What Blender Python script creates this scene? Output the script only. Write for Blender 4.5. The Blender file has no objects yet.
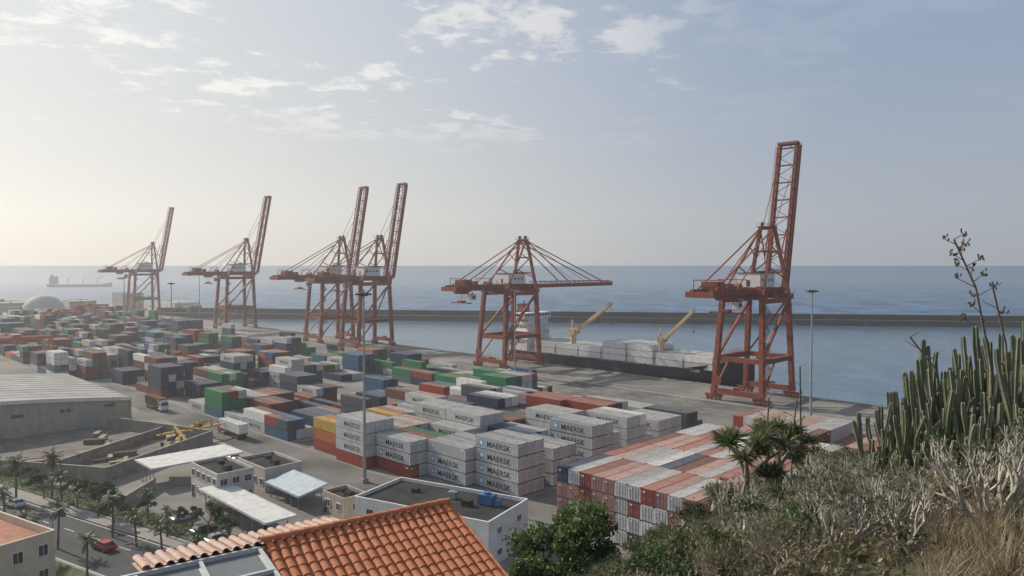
import bpy, math, random
from mathutils import Vector, Matrix, noise, Quaternion
R=random.Random(11)
sc=bpy.context.scene
COL=sc.collection
S2=math.sqrt(2)
def UV(u,v,z=0.0): return Vector(((v-u)/S2,(v+u)/S2,z))

# ---------------------------------------------------------------- materials
MATS={}
def mat(name,col,rough=.7,metal=0.0,var=.15,scale=1.0,bump=0.0,bscale=None,rnd=0.0,streak=0.0,col2=None,spec=.5,trans=0.0,stretch=None,lo=.35,hi=.65,streakcol=(.12,.06,.035)):
    if name in MATS: return MATS[name]
    m=bpy.data.materials.new(name); m.use_nodes=True
    nt=m.node_tree; N=nt.nodes; L=nt.links
    b=N['Principled BSDF']
    b.inputs['Roughness'].default_value=rough; b.inputs['Metallic'].default_value=metal
    b.inputs['Specular IOR Level'].default_value=spec
    tc=N.new('ShaderNodeTexCoord')
    vec=tc.outputs['Object']
    if stretch:
        mp=N.new('ShaderNodeMapping'); mp.inputs['Scale'].default_value=stretch
        L.new(vec,mp.inputs['Vector']); vec2=mp.outputs['Vector']
    else: vec2=vec
    n=N.new('ShaderNodeTexNoise'); n.inputs['Scale'].default_value=scale; n.inputs['Detail'].default_value=7; n.inputs['Roughness'].default_value=.62
    L.new(vec2,n.inputs['Vector'])
    r=N.new('ShaderNodeValToRGB'); L.new(n.outputs['Fac'],r.inputs['Fac'])
    e=r.color_ramp.elements
    e[0].position=lo; e[1].position=hi
    c2=col2 if col2 else tuple(min(1,c*(1+var)) for c in col)
    c1=col if col2 else tuple(c*(1-var) for c in col)
    e[0].color=(*c1,1); e[1].color=(*c2,1)
    out=r.outputs['Color']
    if streak>0:
        mp=N.new('ShaderNodeMapping'); mp.inputs['Scale'].default_value=(1,1,.12)
        L.new(vec,mp.inputs['Vector'])
        n2=N.new('ShaderNodeTexNoise'); n2.inputs['Scale'].default_value=2.2; n2.inputs['Detail'].default_value=5
        L.new(mp.outputs['Vector'],n2.inputs['Vector'])
        r2=N.new('ShaderNodeValToRGB'); L.new(n2.outputs['Fac'],r2.inputs['Fac'])
        r2.color_ramp.elements[0].position=.52; r2.color_ramp.elements[0].color=(0,0,0,1)
        r2.color_ramp.elements[1].position=.72; r2.color_ramp.elements[1].color=(streak,)*3+(1,)
        mx=N.new('ShaderNodeMixRGB'); L.new(r2.outputs['Color'],mx.inputs['Fac']); L.new(out,mx.inputs['Color1'])
        mx.inputs['Color2'].default_value=(*streakcol,1); out=mx.outputs['Color']
    if rnd>0:
        oi=N.new('ShaderNodeObjectInfo'); mr=N.new('ShaderNodeMapRange')
        mr.inputs['To Min'].default_value=1-rnd; mr.inputs['To Max'].default_value=1+rnd
        L.new(oi.outputs['Random'],mr.inputs['Value'])
        hs=N.new('ShaderNodeHueSaturation'); L.new(mr.outputs['Result'],hs.inputs['Value']); L.new(out,hs.inputs['Color']); out=hs.outputs['Color']
    L.new(out,b.inputs['Base Color'])
    if bump>0:
        n3=N.new('ShaderNodeTexNoise'); n3.inputs['Scale'].default_value=bscale or scale*4; n3.inputs['Detail'].default_value=6
        L.new(vec,n3.inputs['Vector'])
        bp=N.new('ShaderNodeBump'); bp.inputs['Strength'].default_value=bump; bp.inputs['Distance'].default_value=.05
        L.new(n3.outputs['Fac'],bp.inputs['Height']); L.new(bp.outputs['Normal'],b.inputs['Normal'])
    if trans>0:
        tr=N.new('ShaderNodeBsdfTranslucent'); L.new(out,tr.inputs['Color'])
        ms=N.new('ShaderNodeMixShader'); ms.inputs['Fac'].default_value=trans
        L.new(b.outputs[0],ms.inputs[1]); L.new(tr.outputs[0],ms.inputs[2])
        L.new(ms.outputs[0],N['Material Output'].inputs['Surface'])
    MATS[name]=m; return m

# ---------------------------------------------------------------- mesh builder
class MB:
    def __init__(s): s.v=[];s.f=[];s.m=[]
    def poly(s,pts,m=0):
        i=len(s.v); s.v.extend([tuple(p) for p in pts]); s.f.append(tuple(range(i,i+len(pts)))); s.m.append(m)
    def box(s,c,d,m=0,rz=0.0,bottom=True):
        cx,cy,cz=c; x,y,z=d[0]/2,d[1]/2,d[2]/2
        i=len(s.v); cr,sr=math.cos(rz),math.sin(rz)
        for dx,dy,dz in ((-x,-y,-z),(x,-y,-z),(x,y,-z),(-x,y,-z),(-x,-y,z),(x,-y,z),(x,y,z),(-x,y,z)):
            s.v.append((cx+dx*cr-dy*sr,cy+dx*sr+dy*cr,cz+dz))
        fs=[(4,5,6,7),(0,1,5,4),(1,2,6,5),(2,3,7,6),(3,0,4,7)]
        if bottom: fs.append((3,2,1,0))
        for f in fs: s.f.append(tuple(i+k for k in f)); s.m.append(m)
    def beam(s,a,b,w,h,m=0):
        a=Vector(a);b=Vector(b);d=(b-a).normalized()
        up=Vector((0,0,1)) if abs(d.z)<.95 else Vector((0,1,0))
        si=d.cross(up).normalized(); u2=si.cross(d)
        i=len(s.v)
        for p in (a,b):
            for q,t in ((-1,-1),(1,-1),(1,1),(-1,1)):
                s.v.append(tuple(p+si*q*w/2+u2*t*h/2))
        for f in ((0,1,5,4),(1,2,6,5),(2,3,7,6),(3,0,4,7),(3,2,1,0),(4,5,6,7)):
            s.f.append(tuple(i+k for k in f)); s.m.append(m)
    def tube(s,a,b,r1,r2,n=8,m=0,cap=True):
        a=Vector(a);b=Vector(b);d=(b-a).normalized()
        up=Vector((0,0,1)) if abs(d.z)<.9 else Vector((1,0,0))
        si=d.cross(up).normalized(); u2=si.cross(d)
        i=len(s.v)
        for p,r in ((a,r1),(b,r2)):
            for k in range(n):
                t=2*math.pi*k/n; s.v.append(tuple(p+(si*math.cos(t)+u2*math.sin(t))*r))
        for k in range(n):
            k2=(k+1)%n; s.f.append((i+k,i+k2,i+n+k2,i+n+k)); s.m.append(m)
        if cap:
            s.f.append(tuple(i+n+k for k in range(n))); s.m.append(m)
            s.f.append(tuple(i+k for k in reversed(range(n)))); s.m.append(m)
    def mesh(s,name,mats,smooth=False):
        me=bpy.data.meshes.new(name); me.from_pydata(s.v,[],s.f)
        for x in mats: me.materials.append(x)
        me.polygons.foreach_set('material_index',s.m)
        if smooth: me.polygons.foreach_set('use_smooth',[True]*len(s.f))
        me.update(); return me

def tag(o,label=None,cat=None,group=None,kind=None):
    if label: o["label"]=label
    if cat: o["category"]=cat
    if group: o["group"]=group
    if kind: o["kind"]=kind
    return o
def add(name,me,loc=(0,0,0),rot=(0,0,0),parent=None,scale=None,**k):
    o=bpy.data.objects.new(name,me); COL.objects.link(o)
    o.location=loc; o.rotation_euler=rot
    if scale: o.scale=scale if hasattr(scale,'__len__') else (scale,)*3
    if parent: o.parent=parent
    tag(o,**k); return o
def thing(name,label,cat,loc,rot,parts,group=None,scale=None):
    e=add(name,None,loc,rot,None,scale,label=label,cat=cat,group=group)
    e.empty_display_size=.5
    for p in parts:
        c=add(p[0],p[1],p[2] if len(p)>2 else (0,0,0),p[3] if len(p)>3 else (0,0,0),e)
        if len(p)>4: c.scale=p[4]
    return e

# ---------------------------------------------------------------- common mats
M_conc=mat('yard_concrete',(.215,.20,.18),.95,var=.34,scale=.035,bump=.3,bscale=1.5,spec=.2)
M_asph=mat('asphalt',(.062,.062,.065),.9,var=.2,scale=.15,bump=.3,bscale=6,spec=.3)
M_pave=mat('pavement_slabs',(.26,.24,.21),.9,var=.15,scale=.5)
M_white=mat('white_paint',(.74,.73,.70),.6,var=.08,scale=.6,streak=.3,streakcol=(.35,.32,.28))
M_line=mat('road_paint',(.6,.6,.58),.7,var=.15,scale=2)
M_glass=mat('window_glass',(.03,.04,.05),.12,var=.2,scale=.3,spec=.8)
M_crane=mat('crane_red_paint',(.25,.065,.036),.65,var=.25,scale=.5,streak=.5,streakcol=(.09,.04,.028),spec=.3)
M_dark=mat('dark_steel',(.05,.05,.05),.6,var=.2)
M_steel=mat('galvanised_steel',(.33,.34,.35),.5,metal=.4,var=.1)
M_rubber=mat('rubber',(.02,.02,.02),.85,var=.1)
M_yellow=mat('yellow_paint',(.5,.31,.07),.55,var=.12,streak=.3)
M_beige=mat('beige_render',(.42,.37,.29),.9,var=.15,scale=.4,streak=.4,streakcol=(.20,.17,.14))
M_greyroof=mat('grey_roof_membrane',(.045,.045,.045),1.0,var=.3,scale=.3,spec=.1)
M_cwall=mat('concrete_wall',(.27,.25,.22),.9,var=.2,scale=.4,streak=.6,streakcol=(.15,.14,.12))
M_bark=mat('bark',(.16,.13,.10),.9,var=.25,scale=6,bump=.5)
M_greybark=mat('grey_bark',(.28,.25,.205),.9,var=.25,scale=8,bump=.4)

# ---------------------------------------------------------------- sky and light
SUN_AZ=math.radians(-56); SUN_EL=math.radians(31)
w=bpy.data.worlds.new("World"); sc.world=w; w.use_nodes=True
nt=w.node_tree; N=nt.nodes; L=nt.links
bg=N['Background']; bg.inputs['Strength'].default_value=.1
sky=N.new('ShaderNodeTexSky'); sky.sky_type='NISHITA'; sky.sun_disc=False
sky.sun_elevation=SUN_EL; sky.sun_rotation=SUN_AZ; sky.air_density=1.0; sky.dust_density=1.6; sky.ozone_density=2.0
tc=N.new('ShaderNodeTexCoord')
sep=N.new('ShaderNodeSeparateXYZ'); L.new(tc.outputs['Generated'],sep.inputs[0])
def mth(op,a,b=None,clamp=False):
    n=N.new('ShaderNodeMath'); n.operation=op; n.use_clamp=clamp
    for i,x in enumerate((a,b)):
        if x is None: continue
        if isinstance(x,(int,float)): n.inputs[i].default_value=x
        else: L.new(x,n.inputs[i])
    return n.outputs[0]
def mixc(f,a,b):
    n=N.new('ShaderNodeMixRGB')
    if isinstance(f,(int,float)): n.inputs['Fac'].default_value=f
    else: L.new(f,n.inputs['Fac'])
    for k,x in (('Color1',a),('Color2',b)):
        if isinstance(x,tuple): n.inputs[k].default_value=(*x,1)
        else: L.new(x,n.inputs[k])
    return n.outputs[0]
def smap(v,a,b):
    n=N.new('ShaderNodeMapRange'); n.interpolation_type='SMOOTHSTEP'; n.inputs['From Min'].default_value=a; n.inputs['From Max'].default_value=b
    L.new(v,n.inputs['Value']); return n.outputs[0]
X,Y,Z=sep.outputs
toward=mth('ADD',mth('MULTIPLY',X,math.sin(SUN_AZ)),mth('MULTIPLY',Y,math.cos(SUN_AZ)))
tw=smap(toward,.12,1.02)
hor=mixc(tw,(3.9,4.4,5.1),(7.2,6.95,6.35))
upp=mixc(tw,(2.85,3.7,5.25),(6.7,7.0,7.1))
hazec=mixc(smap(Z,-.02,.36),hor,upp)
hazec=mixc(mth('MULTIPLY',mth('SUBTRACT',1.0,smap(toward,-.8,-.06)),.6),hazec,(1.2,1.6,2.3))
base=mixc(.87,sky.outputs[0],hazec)
zz=mth('MAXIMUM',mth('ADD',Z,.07),.02)
cb=N.new('ShaderNodeCombineXYZ'); L.new(mth('DIVIDE',X,zz),cb.inputs[0]); L.new(mth('DIVIDE',Y,zz),cb.inputs[1])
cn=N.new('ShaderNodeTexNoise'); cn.inputs['Scale'].default_value=5.5; cn.inputs['Detail'].default_value=12; cn.inputs['Roughness'].default_value=.66; cn.inputs['Distortion'].default_value=.3
L.new(cb.outputs[0],cn.inputs['Vector'])
cn2=N.new('ShaderNodeTexNoise'); cn2.inputs['Scale'].default_value=1.3; cn2.inputs['Detail'].default_value=3
cof=N.new('ShaderNodeMapping'); cof.inputs['Location'].default_value=(3.1,1.7,0); L.new(cb.outputs[0],cof.inputs['Vector']); L.new(cof.outputs[0],cn2.inputs['Vector'])
cs=mth('ADD',mth('MULTIPLY',cn.outputs['Fac'],.5),mth('MULTIPLY',cn2.outputs['Fac'],.5))
rightmask=mth('SUBTRACT',1.0,mth('MULTIPLY',smap(X,.10,.30),.85))
cm=mth('MULTIPLY',mth('MULTIPLY',mth('MULTIPLY',smap(cs,.51,.60),smap(Z,.13,.22)),.85),rightmask)
ccol=mixc(tw,(6.0,6.2,6.6),(9.7,9.5,9.0))
c1=mixc(cm,base,ccol)
mp=N.new('ShaderNodeMapping'); mp.inputs['Scale'].default_value=(3,3,34); L.new(tc.outputs['Generated'],mp.inputs['Vector'])
n5=N.new('ShaderNodeTexNoise'); n5.inputs['Scale'].default_value=1.6; n5.inputs['Detail'].default_value=6; L.new(mp.outputs[0],n5.inputs['Vector'])
b2=N.new('ShaderNodeMapRange'); b2.inputs['From Min'].default_value=.085; b2.inputs['From Max'].default_value=.03; L.new(Z,b2.inputs['Value'])
c2=mixc(mth('MULTIPLY',mth('MULTIPLY',smap(n5.outputs['Fac'],.5,.72),b2.outputs[0],True),.45),c1,mixc(tw,(4.6,4.8,5.1),(8.6,8.2,7.4)))
L.new(c2,bg.inputs['Color'])
sd=bpy.data.lights.new('sun','SUN'); sd.energy=5.0; sd.angle=math.radians(.6); sd.color=(1,.91,.78)
so=bpy.data.objects.new('sun',sd); COL.objects.link(so)
sv=Vector((math.sin(SUN_AZ)*math.cos(SUN_EL),math.cos(SUN_AZ)*math.cos(SUN_EL),math.sin(SUN_EL)))
so.rotation_euler=sv.to_track_quat('Z','Y').to_euler(); so.location=(0,0,200)
sc.view_settings.view_transform='Standard'; sc.view_settings.look='None'; sc.view_settings.exposure=0

cam=bpy.data.cameras.new('camera'); co=bpy.data.objects.new('camera',cam); COL.objects.link(co)
co.location=(0,0,45); co.rotation_euler=(math.radians(90-1.78),0,0)
cam.sensor_width=36; cam.lens=26.02; cam.clip_end=60000; cam.clip_start=.1
sc.camera=co

# ---------------------------------------------------------------- haze (thin marine air, real volume)
mv=bpy.data.materials.new('marine_haze'); mv.use_nodes=True
n=mv.node_tree.nodes; n.remove(n['Principled BSDF'])
vs=n.new('ShaderNodeVolumeScatter'); vs.inputs['Density'].default_value=.00027; vs.inputs['Anisotropy'].default_value=.45; vs.inputs['Color'].default_value=(.94,.95,.97,1)
mv.node_tree.links.new(vs.outputs[0],n['Material Output'].inputs['Volume'])
mb=MB(); mb.box((0,850,87),(4600,2300,200)); 
add('sky_haze',mb.mesh('sky_haze',[mv]),kind='structure')

# ---------------------------------------------------------------- sea
def water(name,base,rough,bs,scales,dist,spec=.5,amp=(.5,1.7),iso=1.0):
    m=bpy.data.materials.new(name); m.use_nodes=True; nt=m.node_tree; N=nt.nodes; L=nt.links
    b=N['Principled BSDF']; b.inputs['Roughness'].default_value=rough; b.inputs['IOR'].default_value=1.33; b.inputs['Specular IOR Level'].default_value=spec
    tc=N.new('ShaderNodeTexCoord')
    n1=N.new('ShaderNodeTexNoise'); n1.inputs['Scale'].default_value=scales[0]; n1.inputs['Detail'].default_value=8; n1.inputs['Roughness'].default_value=.6
    mp1=N.new('ShaderNodeMapping'); mp1.inputs['Scale'].default_value=(1,1.6,1); mp1.inputs['Rotation'].default_value=(0,0,.15); L.new(tc.outputs['Object'],mp1.inputs['Vector'])
    L.new(mp1.outputs[0],n1.inputs['Vector'])
    bp=N.new('ShaderNodeBump'); bp.inputs['Strength'].default_value=bs; bp.inputs['Distance'].default_value=dist
    L.new(n1.outputs['Fac'],bp.inputs['Height']); L.new(bp.outputs['Normal'],b.inputs['Normal'])
    n2=N.new('ShaderNodeTexNoise'); n2.inputs['Scale'].default_value=scales[1]; n2.inputs['Detail'].default_value=12; n2.inputs['Roughness'].default_value=.78
    mp=N.new('ShaderNodeMapping'); mp.inputs['Scale'].default_value=(1,iso,1); L.new(tc.outputs['Object'],mp.inputs['Vector']); L.new(mp.outputs[0],n2.inputs['Vector'])
    r=N.new('ShaderNodeValToRGB'); L.new(n2.outputs['Fac'],r.inputs['Fac'])
    r.color_ramp.elements[0].position=.40; r.color_ramp.elements[0].color=(*[c*amp[0] for c in base],1)
    r.color_ramp.elements[1].position=.62; r.color_ramp.elements[1].color=(*[c*amp[1] for c in base],1)
    L.new(r.outputs[0],b.inputs['Base Color'])
    return m
M_sea=water('sea_water',(.045,.11,.20),.42,.8,(.12,.03),1.4,.4,(.4,1.85),.5)
M_basin=water('harbour_water',(.06,.125,.19),.2,.35,(.5,.06),.3,.5,(.7,1.3),.6)
mb=MB(); mb.poly([(-45000,-3000,-3),(45000,-3000,-3),(45000,45000,-3),(-45000,45000,-3)])
add('sea_water',mb.mesh('sea_water',[M_sea]),kind='structure')
mb=MB(); mb.poly([(281,60,-2.95),(900,60,-2.95),(900,490,-2.95),(-318,672,-2.95)])
add('harbour_water',mb.mesh('harbour_water',[M_basin]),kind='structure')

# ---------------------------------------------------------------- land and quay
Lp=[(281,69),(-324.6,675.3),(-335,730),(-420,880),(-700,960),(-1600,1000),(-1600,-300),(281,-300)]
mb=MB(); mb.poly([(x,y,0) for x,y in Lp][::-1])
for i in range(len(Lp)):
    a=Lp[i];b=Lp[(i+1)%len(Lp)]
    mb.poly([(a[0],a[1],-6),(b[0],b[1],-6),(b[0],b[1],0),(a[0],a[1],0)],1)
add('ground',mb.mesh('ground',[M_conc,M_cwall]),kind='structure')
mb=MB()
def strip(mb,u0,u1,v0,v1,z,m=0): mb.poly([UV(u0,v0,z),UV(u0,v1,z),UV(u1,v1,z),UV(u1,v0,z)],m)
def uvbox(mb,u0,u1,v0,v1,z0,z1,m=0):
    p=[UV(u0,v0),UV(u0,v1),UV(u1,v1),UV(u1,v0)]
    i=len(mb.v)
    for z in (z0,z1):
        for q in p: mb.v.append((q.x,q.y,z))
    for f in ((4,5,6,7),(0,1,5,4),(1,2,6,5),(2,3,7,6),(3,0,4,7),(3,2,1,0)):
        mb.f.append(tuple(i+k for k in f)); mb.m.append(m)
M_dgrey=mat('dark_lane_asphalt',(.15,.143,.132),.95,var=.4,scale=.05,spec=.2)
strip(mb,0,700,196,219,.006,0)
for a,b in ((86,98),(163,171)): strip(mb,a,b,92,196,.010,0)
strip(mb,0,600,80,91,.006,0)
add('yard_road',mb.mesh('yard_road',[M_dgrey]),kind='structure')
mb=MB()
for v in (200,206.5,213): 
    for k in range(90): strip(mb,20+k*7.5,24+k*7.5,v,v+.2,.014)
strip(mb,20,690,219.2,219.5,.014)
for u in range(175,600,24): strip(mb,u,u+.25,92,192,.014)
add('yard_road_markings',mb.mesh('yard_road_markings',[M_line]),kind='structure')
mb=MB()
for v in (222,244): uvbox(mb,-60,700,v-.06,v+.06,-.02,.05)
add('crane_rail_track',mb.mesh('crane_rail_track',[M_dark]),kind='structure')
mb=MB(); uvbox(mb,-140,706,247,248.3,-.6,.35)
add('quay_coping_kerb',mb.mesh('quay_coping_kerb',[M_cwall]),kind='structure')

# breakwater
bd=Vector((.988,-.153,0)).normalized(); bn=Vector((-bd.y,bd.x,0))
b0=Vector((-330,676,0))
prof=[(-2,-6),(-.5,-1.0),(0,-1.0),(0,1.4),(8,1.4),(8,5.6),(9.2,5.6),(9.2,3.5),(22,-6)]
mb=MB(); Lb=1300; ns=65
for k in range(ns):
    p=b0+bd*(Lb*k/ns); q=b0+bd*(Lb*(k+1)/ns)
    for j in range(len(prof)-1):
        a,b=prof[j],prof[j+1]
        mb.poly([p+bn*a[0]+Vector((0,0,a[1])),q+bn*a[0]+Vector((0,0,a[1])),q+bn*b[0]+Vector((0,0,b[1])),p+bn*b[0]+Vector((0,0,b[1]))])
    pp=p+bn*7.5; mb.box((pp.x,pp.y,2.4),(.8,1.0,2.2),0,math.atan2(bd.y,bd.x))
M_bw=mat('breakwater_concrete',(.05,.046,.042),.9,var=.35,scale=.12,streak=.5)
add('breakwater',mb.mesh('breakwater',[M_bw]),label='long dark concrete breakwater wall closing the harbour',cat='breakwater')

# ---------------------------------------------------------------- containers
def text_mesh(txt,size,off=0.02):
    cu=bpy.data.curves.new('t','FONT'); cu.body=txt; cu.size=size; cu.offset=off; cu.align_x='CENTER'
    cu.resolution_u=2
    o=bpy.data.objects.new('t',cu); COL.objects.link(o)
    bpy.context.view_layer.update()
    me=bpy.data.meshes.new_from_object(o)
    vs=[v.co.copy() for v in me.vertices]; fs=[tuple(p.vertices) for p in me.polygons]
    bpy.data.objects.remove(o); bpy.data.curves.remove(cu)
    return vs,fs
TXT=text_mesh("MAERSK",1.6,.022)
def add_text(mb,T,cx,cz,yface,sign,m,sx=1.0):
    i=len(mb.v)
    for v in T[0]: mb.v.append((cx-sign*v.x*sx, yface, cz+v.y))
    for f in T[1]: mb.f.append(tuple(i+k for k in f)); mb.m.append(m)
def add_star(mb,cx,cz,yf,sign,m1,m2):
    s=.66
    mb.poly([(cx+s,yf,cz-s),(cx-s,yf,cz-s),(cx-s,yf,cz+s),(cx+s,yf,cz+s)],m1)
    pts=[]
    for k in range(14):
        r=.56 if k%2==0 else .26; t=math.pi/2+math.pi*k/7
        pts.append((cx-sign*r*math.cos(t),yf+sign*.008,cz+r*math.sin(t)))
    c=(cx,yf+sign*.008,cz)
    for k in range(14): mb.poly([c,pts[k],pts[(k+1)%14]],m2)
CW,CH=2.44,2.59
def cont_mesh(name,Lc,side,roof,text):
    mb=MB(); h=Lc/2; wy=CW/2
    for sy in (1,-1):
        n=int(Lc/.42); x0=-h+.12; st=(Lc-.24)/n
        for k in range(n):
            xs=[x0+k*st,x0+(k+.32)*st,x0+(k+.5)*st,x0+(k+.82)*st,x0+(k+1)*st]
            ys=[wy-.01,wy-.01,wy-.055,wy-.055,wy-.01]
            for j in range(4):
                a=(xs[j],sy*ys[j]);b=(xs[j+1],sy*ys[j+1])
                q=[(a[0],a[1],.14),(b[0],b[1],.14),(b[0],b[1],CH-.08),(a[0],a[1],CH-.08)]
                mb.poly(q if sy<0 else q[::-1],0)
        mb.box((0,sy*(wy-.05),.08),(Lc-.3,.12,.15),5); mb.box((0,sy*(wy-.04),CH-.05),(Lc-.3,.09,.1),0)
    for sx in (1,-1):
        for sy in (1,-1):
            mb.box((sx*(h-.08),sy*(wy-.08),CH/2),(.165,.165,CH),0)
            for zz in (.09,CH-.06): mb.box((sx*(h-.08),sy*(wy-.08),zz),(.2,.2,.13),5)
        mb.box((sx*(h-.05),0,.08),(.1,CW-.33,.16),5); mb.box((sx*(h-.05),0,CH-.07),(.1,CW-.33,.14),0)
    mb.poly([(h-.06,-wy,.1),(h-.06,wy,.1),(h-.06,wy,CH-.1),(h-.06,-wy,CH-.1)],0)
    mb.poly([(-h+.06,wy,.1),(-h+.06,-wy,.1),(-h+.06,-wy,CH-.1),(-h+.06,wy,CH-.1)],0)
    n=int(Lc/.6); st=(Lc-.2)/n
    for k in range(n):
        x=-h+.1+k*st
        for (xa,za),(xb,zb) in (((x,CH-.02),(x+.5*st,CH-.02)),((x+.5*st,CH-.02),(x+.6*st,CH-.055)),((x+.6*st,CH-.055),(x+.9*st,CH-.055)),((x+.9*st,CH-.055),(x+st,CH-.02))):
            mb.poly([(xa,-wy+.05,za),(xb,-wy+.05,zb),(xb,wy-.05,zb),(xa,wy-.05,za)],1)
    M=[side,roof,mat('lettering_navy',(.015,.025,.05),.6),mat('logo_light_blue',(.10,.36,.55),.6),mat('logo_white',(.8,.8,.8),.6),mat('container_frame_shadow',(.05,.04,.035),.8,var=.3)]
    if text:
        for s in (1,-1):
            add_text(mb,TXT,-.7*s,.70,s*(wy+.004),s,2,1.15)
            add_star(mb,s*4.3,1.28,s*(wy+.004),s,3,4)
    else:
        for s in (1,-1): mb.box((-s*(h-1.1),s*(wy+.0),CH-.5),(1.0,.012,.28),4)
    return mb.mesh(name,M)
def door_mesh(side):
    mb=MB()
    for s in (1,-1):
        mb.box((0,s*.56,1.3),(.06,1.06,2.2),0)
        for q in (.3,.8): mb.tube((-.05,s*q,.2),(-.05,s*q,2.4),.03,.03,5,1)
        for z in (.9,1.2): mb.box((-.05,s*.55,z),(.04,.6,.05),1)
    mb.box((-.035,.62,2.05),(.02,.5,.3),2)
    return mb.mesh('container_door',[side,M_steel,M_white])
CC={
 'grey':((.50,.51,.50),'pale grey'),'white':((.76,.75,.72),'white'),'red':((.29,.052,.035),'rust red'),
 'brown':((.16,.06,.042),'brown'),'navy':((.022,.042,.095),'navy blue'),'blue':((.035,.10,.21),'mid blue'),
 'green':((.02,.19,.075),'bright green'),'orange':((.44,.14,.035),'orange'),'yellow':((.5,.32,.07),'yellow ochre'),
 'teal':((.07,.16,.17),'grey teal'),'pink':((.37,.18,.15),'faded red'),'slate':((.07,.085,.105),'slate grey')}
CM={}
for k,(c,l) in CC.items():
    side=mat('container_'+k,c,.6,var=.13,scale=.8,rnd=.14,streak=.12 if k in('white','grey') else .45,spec=.3)
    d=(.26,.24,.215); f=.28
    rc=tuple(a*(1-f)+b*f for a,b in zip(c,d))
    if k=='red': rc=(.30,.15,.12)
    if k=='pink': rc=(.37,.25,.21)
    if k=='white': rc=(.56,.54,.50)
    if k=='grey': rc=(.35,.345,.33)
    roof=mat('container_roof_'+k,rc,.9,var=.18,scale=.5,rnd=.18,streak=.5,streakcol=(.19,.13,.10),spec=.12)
    CM[k]=(side,roof)
CMESH={}
def getc(k,Lc,text):
    key=(k,Lc,text)
    if key not in CMESH: CMESH[key]=cont_mesh('container_'+k,Lc,CM[k][0],CM[k][1],text)
    return CMESH[key]
DM={}
POOL=[]
def pick(wts):
    t=R.random()*sum(x for _,x in wts); 
    for k,x in wts:
        t-=x
        if t<=0: return k
    return wts[0][0]
A135=math.radians(135); A45=math.radians(45)
def place_grid(u0s,v0,nr,hfun,cfun,pitch=2.52,z0=0,orient='u'):
    Hh=[[hfun(i,j) for j in range(nr)] for i in range(len(u0s))]
    for i,u0 in enumerate(u0s):
        for j in range(nr):
            for k in range(Hh[i][j]):
                top=(k==Hh[i][j]-1)
                fv=(j==0 or Hh[i][j-1]<=k)
                fu=(i==0 or Hh[i-1][j]<=k)
                if not(top or fv or fu): continue
                c=cfun(i,j,k)
                jit=R.uniform(-.06,.06); j2=R.uniform(-.04,.04)
                if orient=='v':
                    POOL.append((v0-j*pitch-1.22+j2,u0+6.1+jit,z0+k*CH,12.19,c,c=='grey',A45))
                elif c[0]=='*':
                    for q in (0,1): POOL.append((u0+3.03+q*6.1+jit,v0+j*pitch+1.22,z0+k*CH,6.06,pick(MIX),False,A135))
                else:
                    if fv and z0==0 and u0<260 and c in('pink','white') and R.random()<.6: c='grey'
                    POOL.append((u0+6.1+jit,v0+j*pitch+1.22+j2,z0+k*CH,12.19,c,c=='grey' and z0==0 and R.random()<.97,A135))
MIX=[('grey',3),('white',1.2),('red',1.6),('brown',2),('navy',2.8),('blue',1.8),('green',.9),('orange',.35),('teal',.8),('pink',.3),('slate',2.6),('yellow',.15)]
cache={}
def clus(key,n,f):
    k=(key,n)
    if k not in cache: cache[k]=f()
    return cache[k]
def hA(i,j): return 4 if (i<2 or clus(('A',i),j//3,R.random)>.12) else 3
def cA(i,j,k):
    base=clus(('Ac',i),j,lambda:pick([('red',4),('pink',4),('grey',3.6),('white',1.2),('brown',1.2)]))
    return base if R.random()<.4 else pick([('red',4),('grey',3.4),('white',.8),('pink',2.4),('brown',1.4),('navy',.4)])
place_grid([95.0,107.25,119.5,131.75,144.0,156.25],84,16,hA,cA,orient='v',pitch=2.475)
patB=[[4,4,4,0,3,3,3,0,0,4,4,4,3,0,4,4,4,2,0,3,3,3,3,0,3,3,2],
      [3,3,3,3,3,0,2,3,3,3,0,0,4,4,4,3,3,0,4,4,4,4,3,3,3,3,3],
      [3,3,3,3,0,2,3,3,4,4,4,0,3,3,3,3,3,0,0,4,4,4,3,3,3,3,3],
      [4,4,4,0,3,3,3,3,0,4,4,4,4,3,0,3,4,4,4,0,3,3,3,3,3,0,3],
      [3,3,3,0,0,0,3,3,3,0,3,4,4,0,0,3,3,3,0,4,4,3,3,0,3,3,3]]
vB=[101,98.5,94,91.5,93]
def cB(i):
    def f(_,j,k):
        if i==0 and j<23: return 'grey' if R.random()<.93 else 'white'
        if i==1 and (j<4): return 'grey' if k<2 or R.random()<.6 else 'white'
        if i==2 and (j<3): return ['red','grey','grey'][k%3] if j==0 else pick([('red',2),('grey',3)])
        if i==4 and j<2: return ['red','orange','yellow'][k] if j==0 else ['brown','orange','orange'][k]
        if i==3 and j<3: return 'grey' if k>0 else 'red'
        base=clus(('B',i),j//4,lambda:pick([('grey',7),('red',2.8),('brown',2.2),('navy',2),('pink',.8),('slate',1),('blue',.8)]))
        return base if R.random()<.76 else pick(MIX)
    return f
for i,u0 in enumerate([99.4,111.9,124.4,136.9,149.6]):
    def hf(_,j,i=i): return patB[i][j]
    place_grid([u0],vB[i],27,hf,cB(i))
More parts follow.
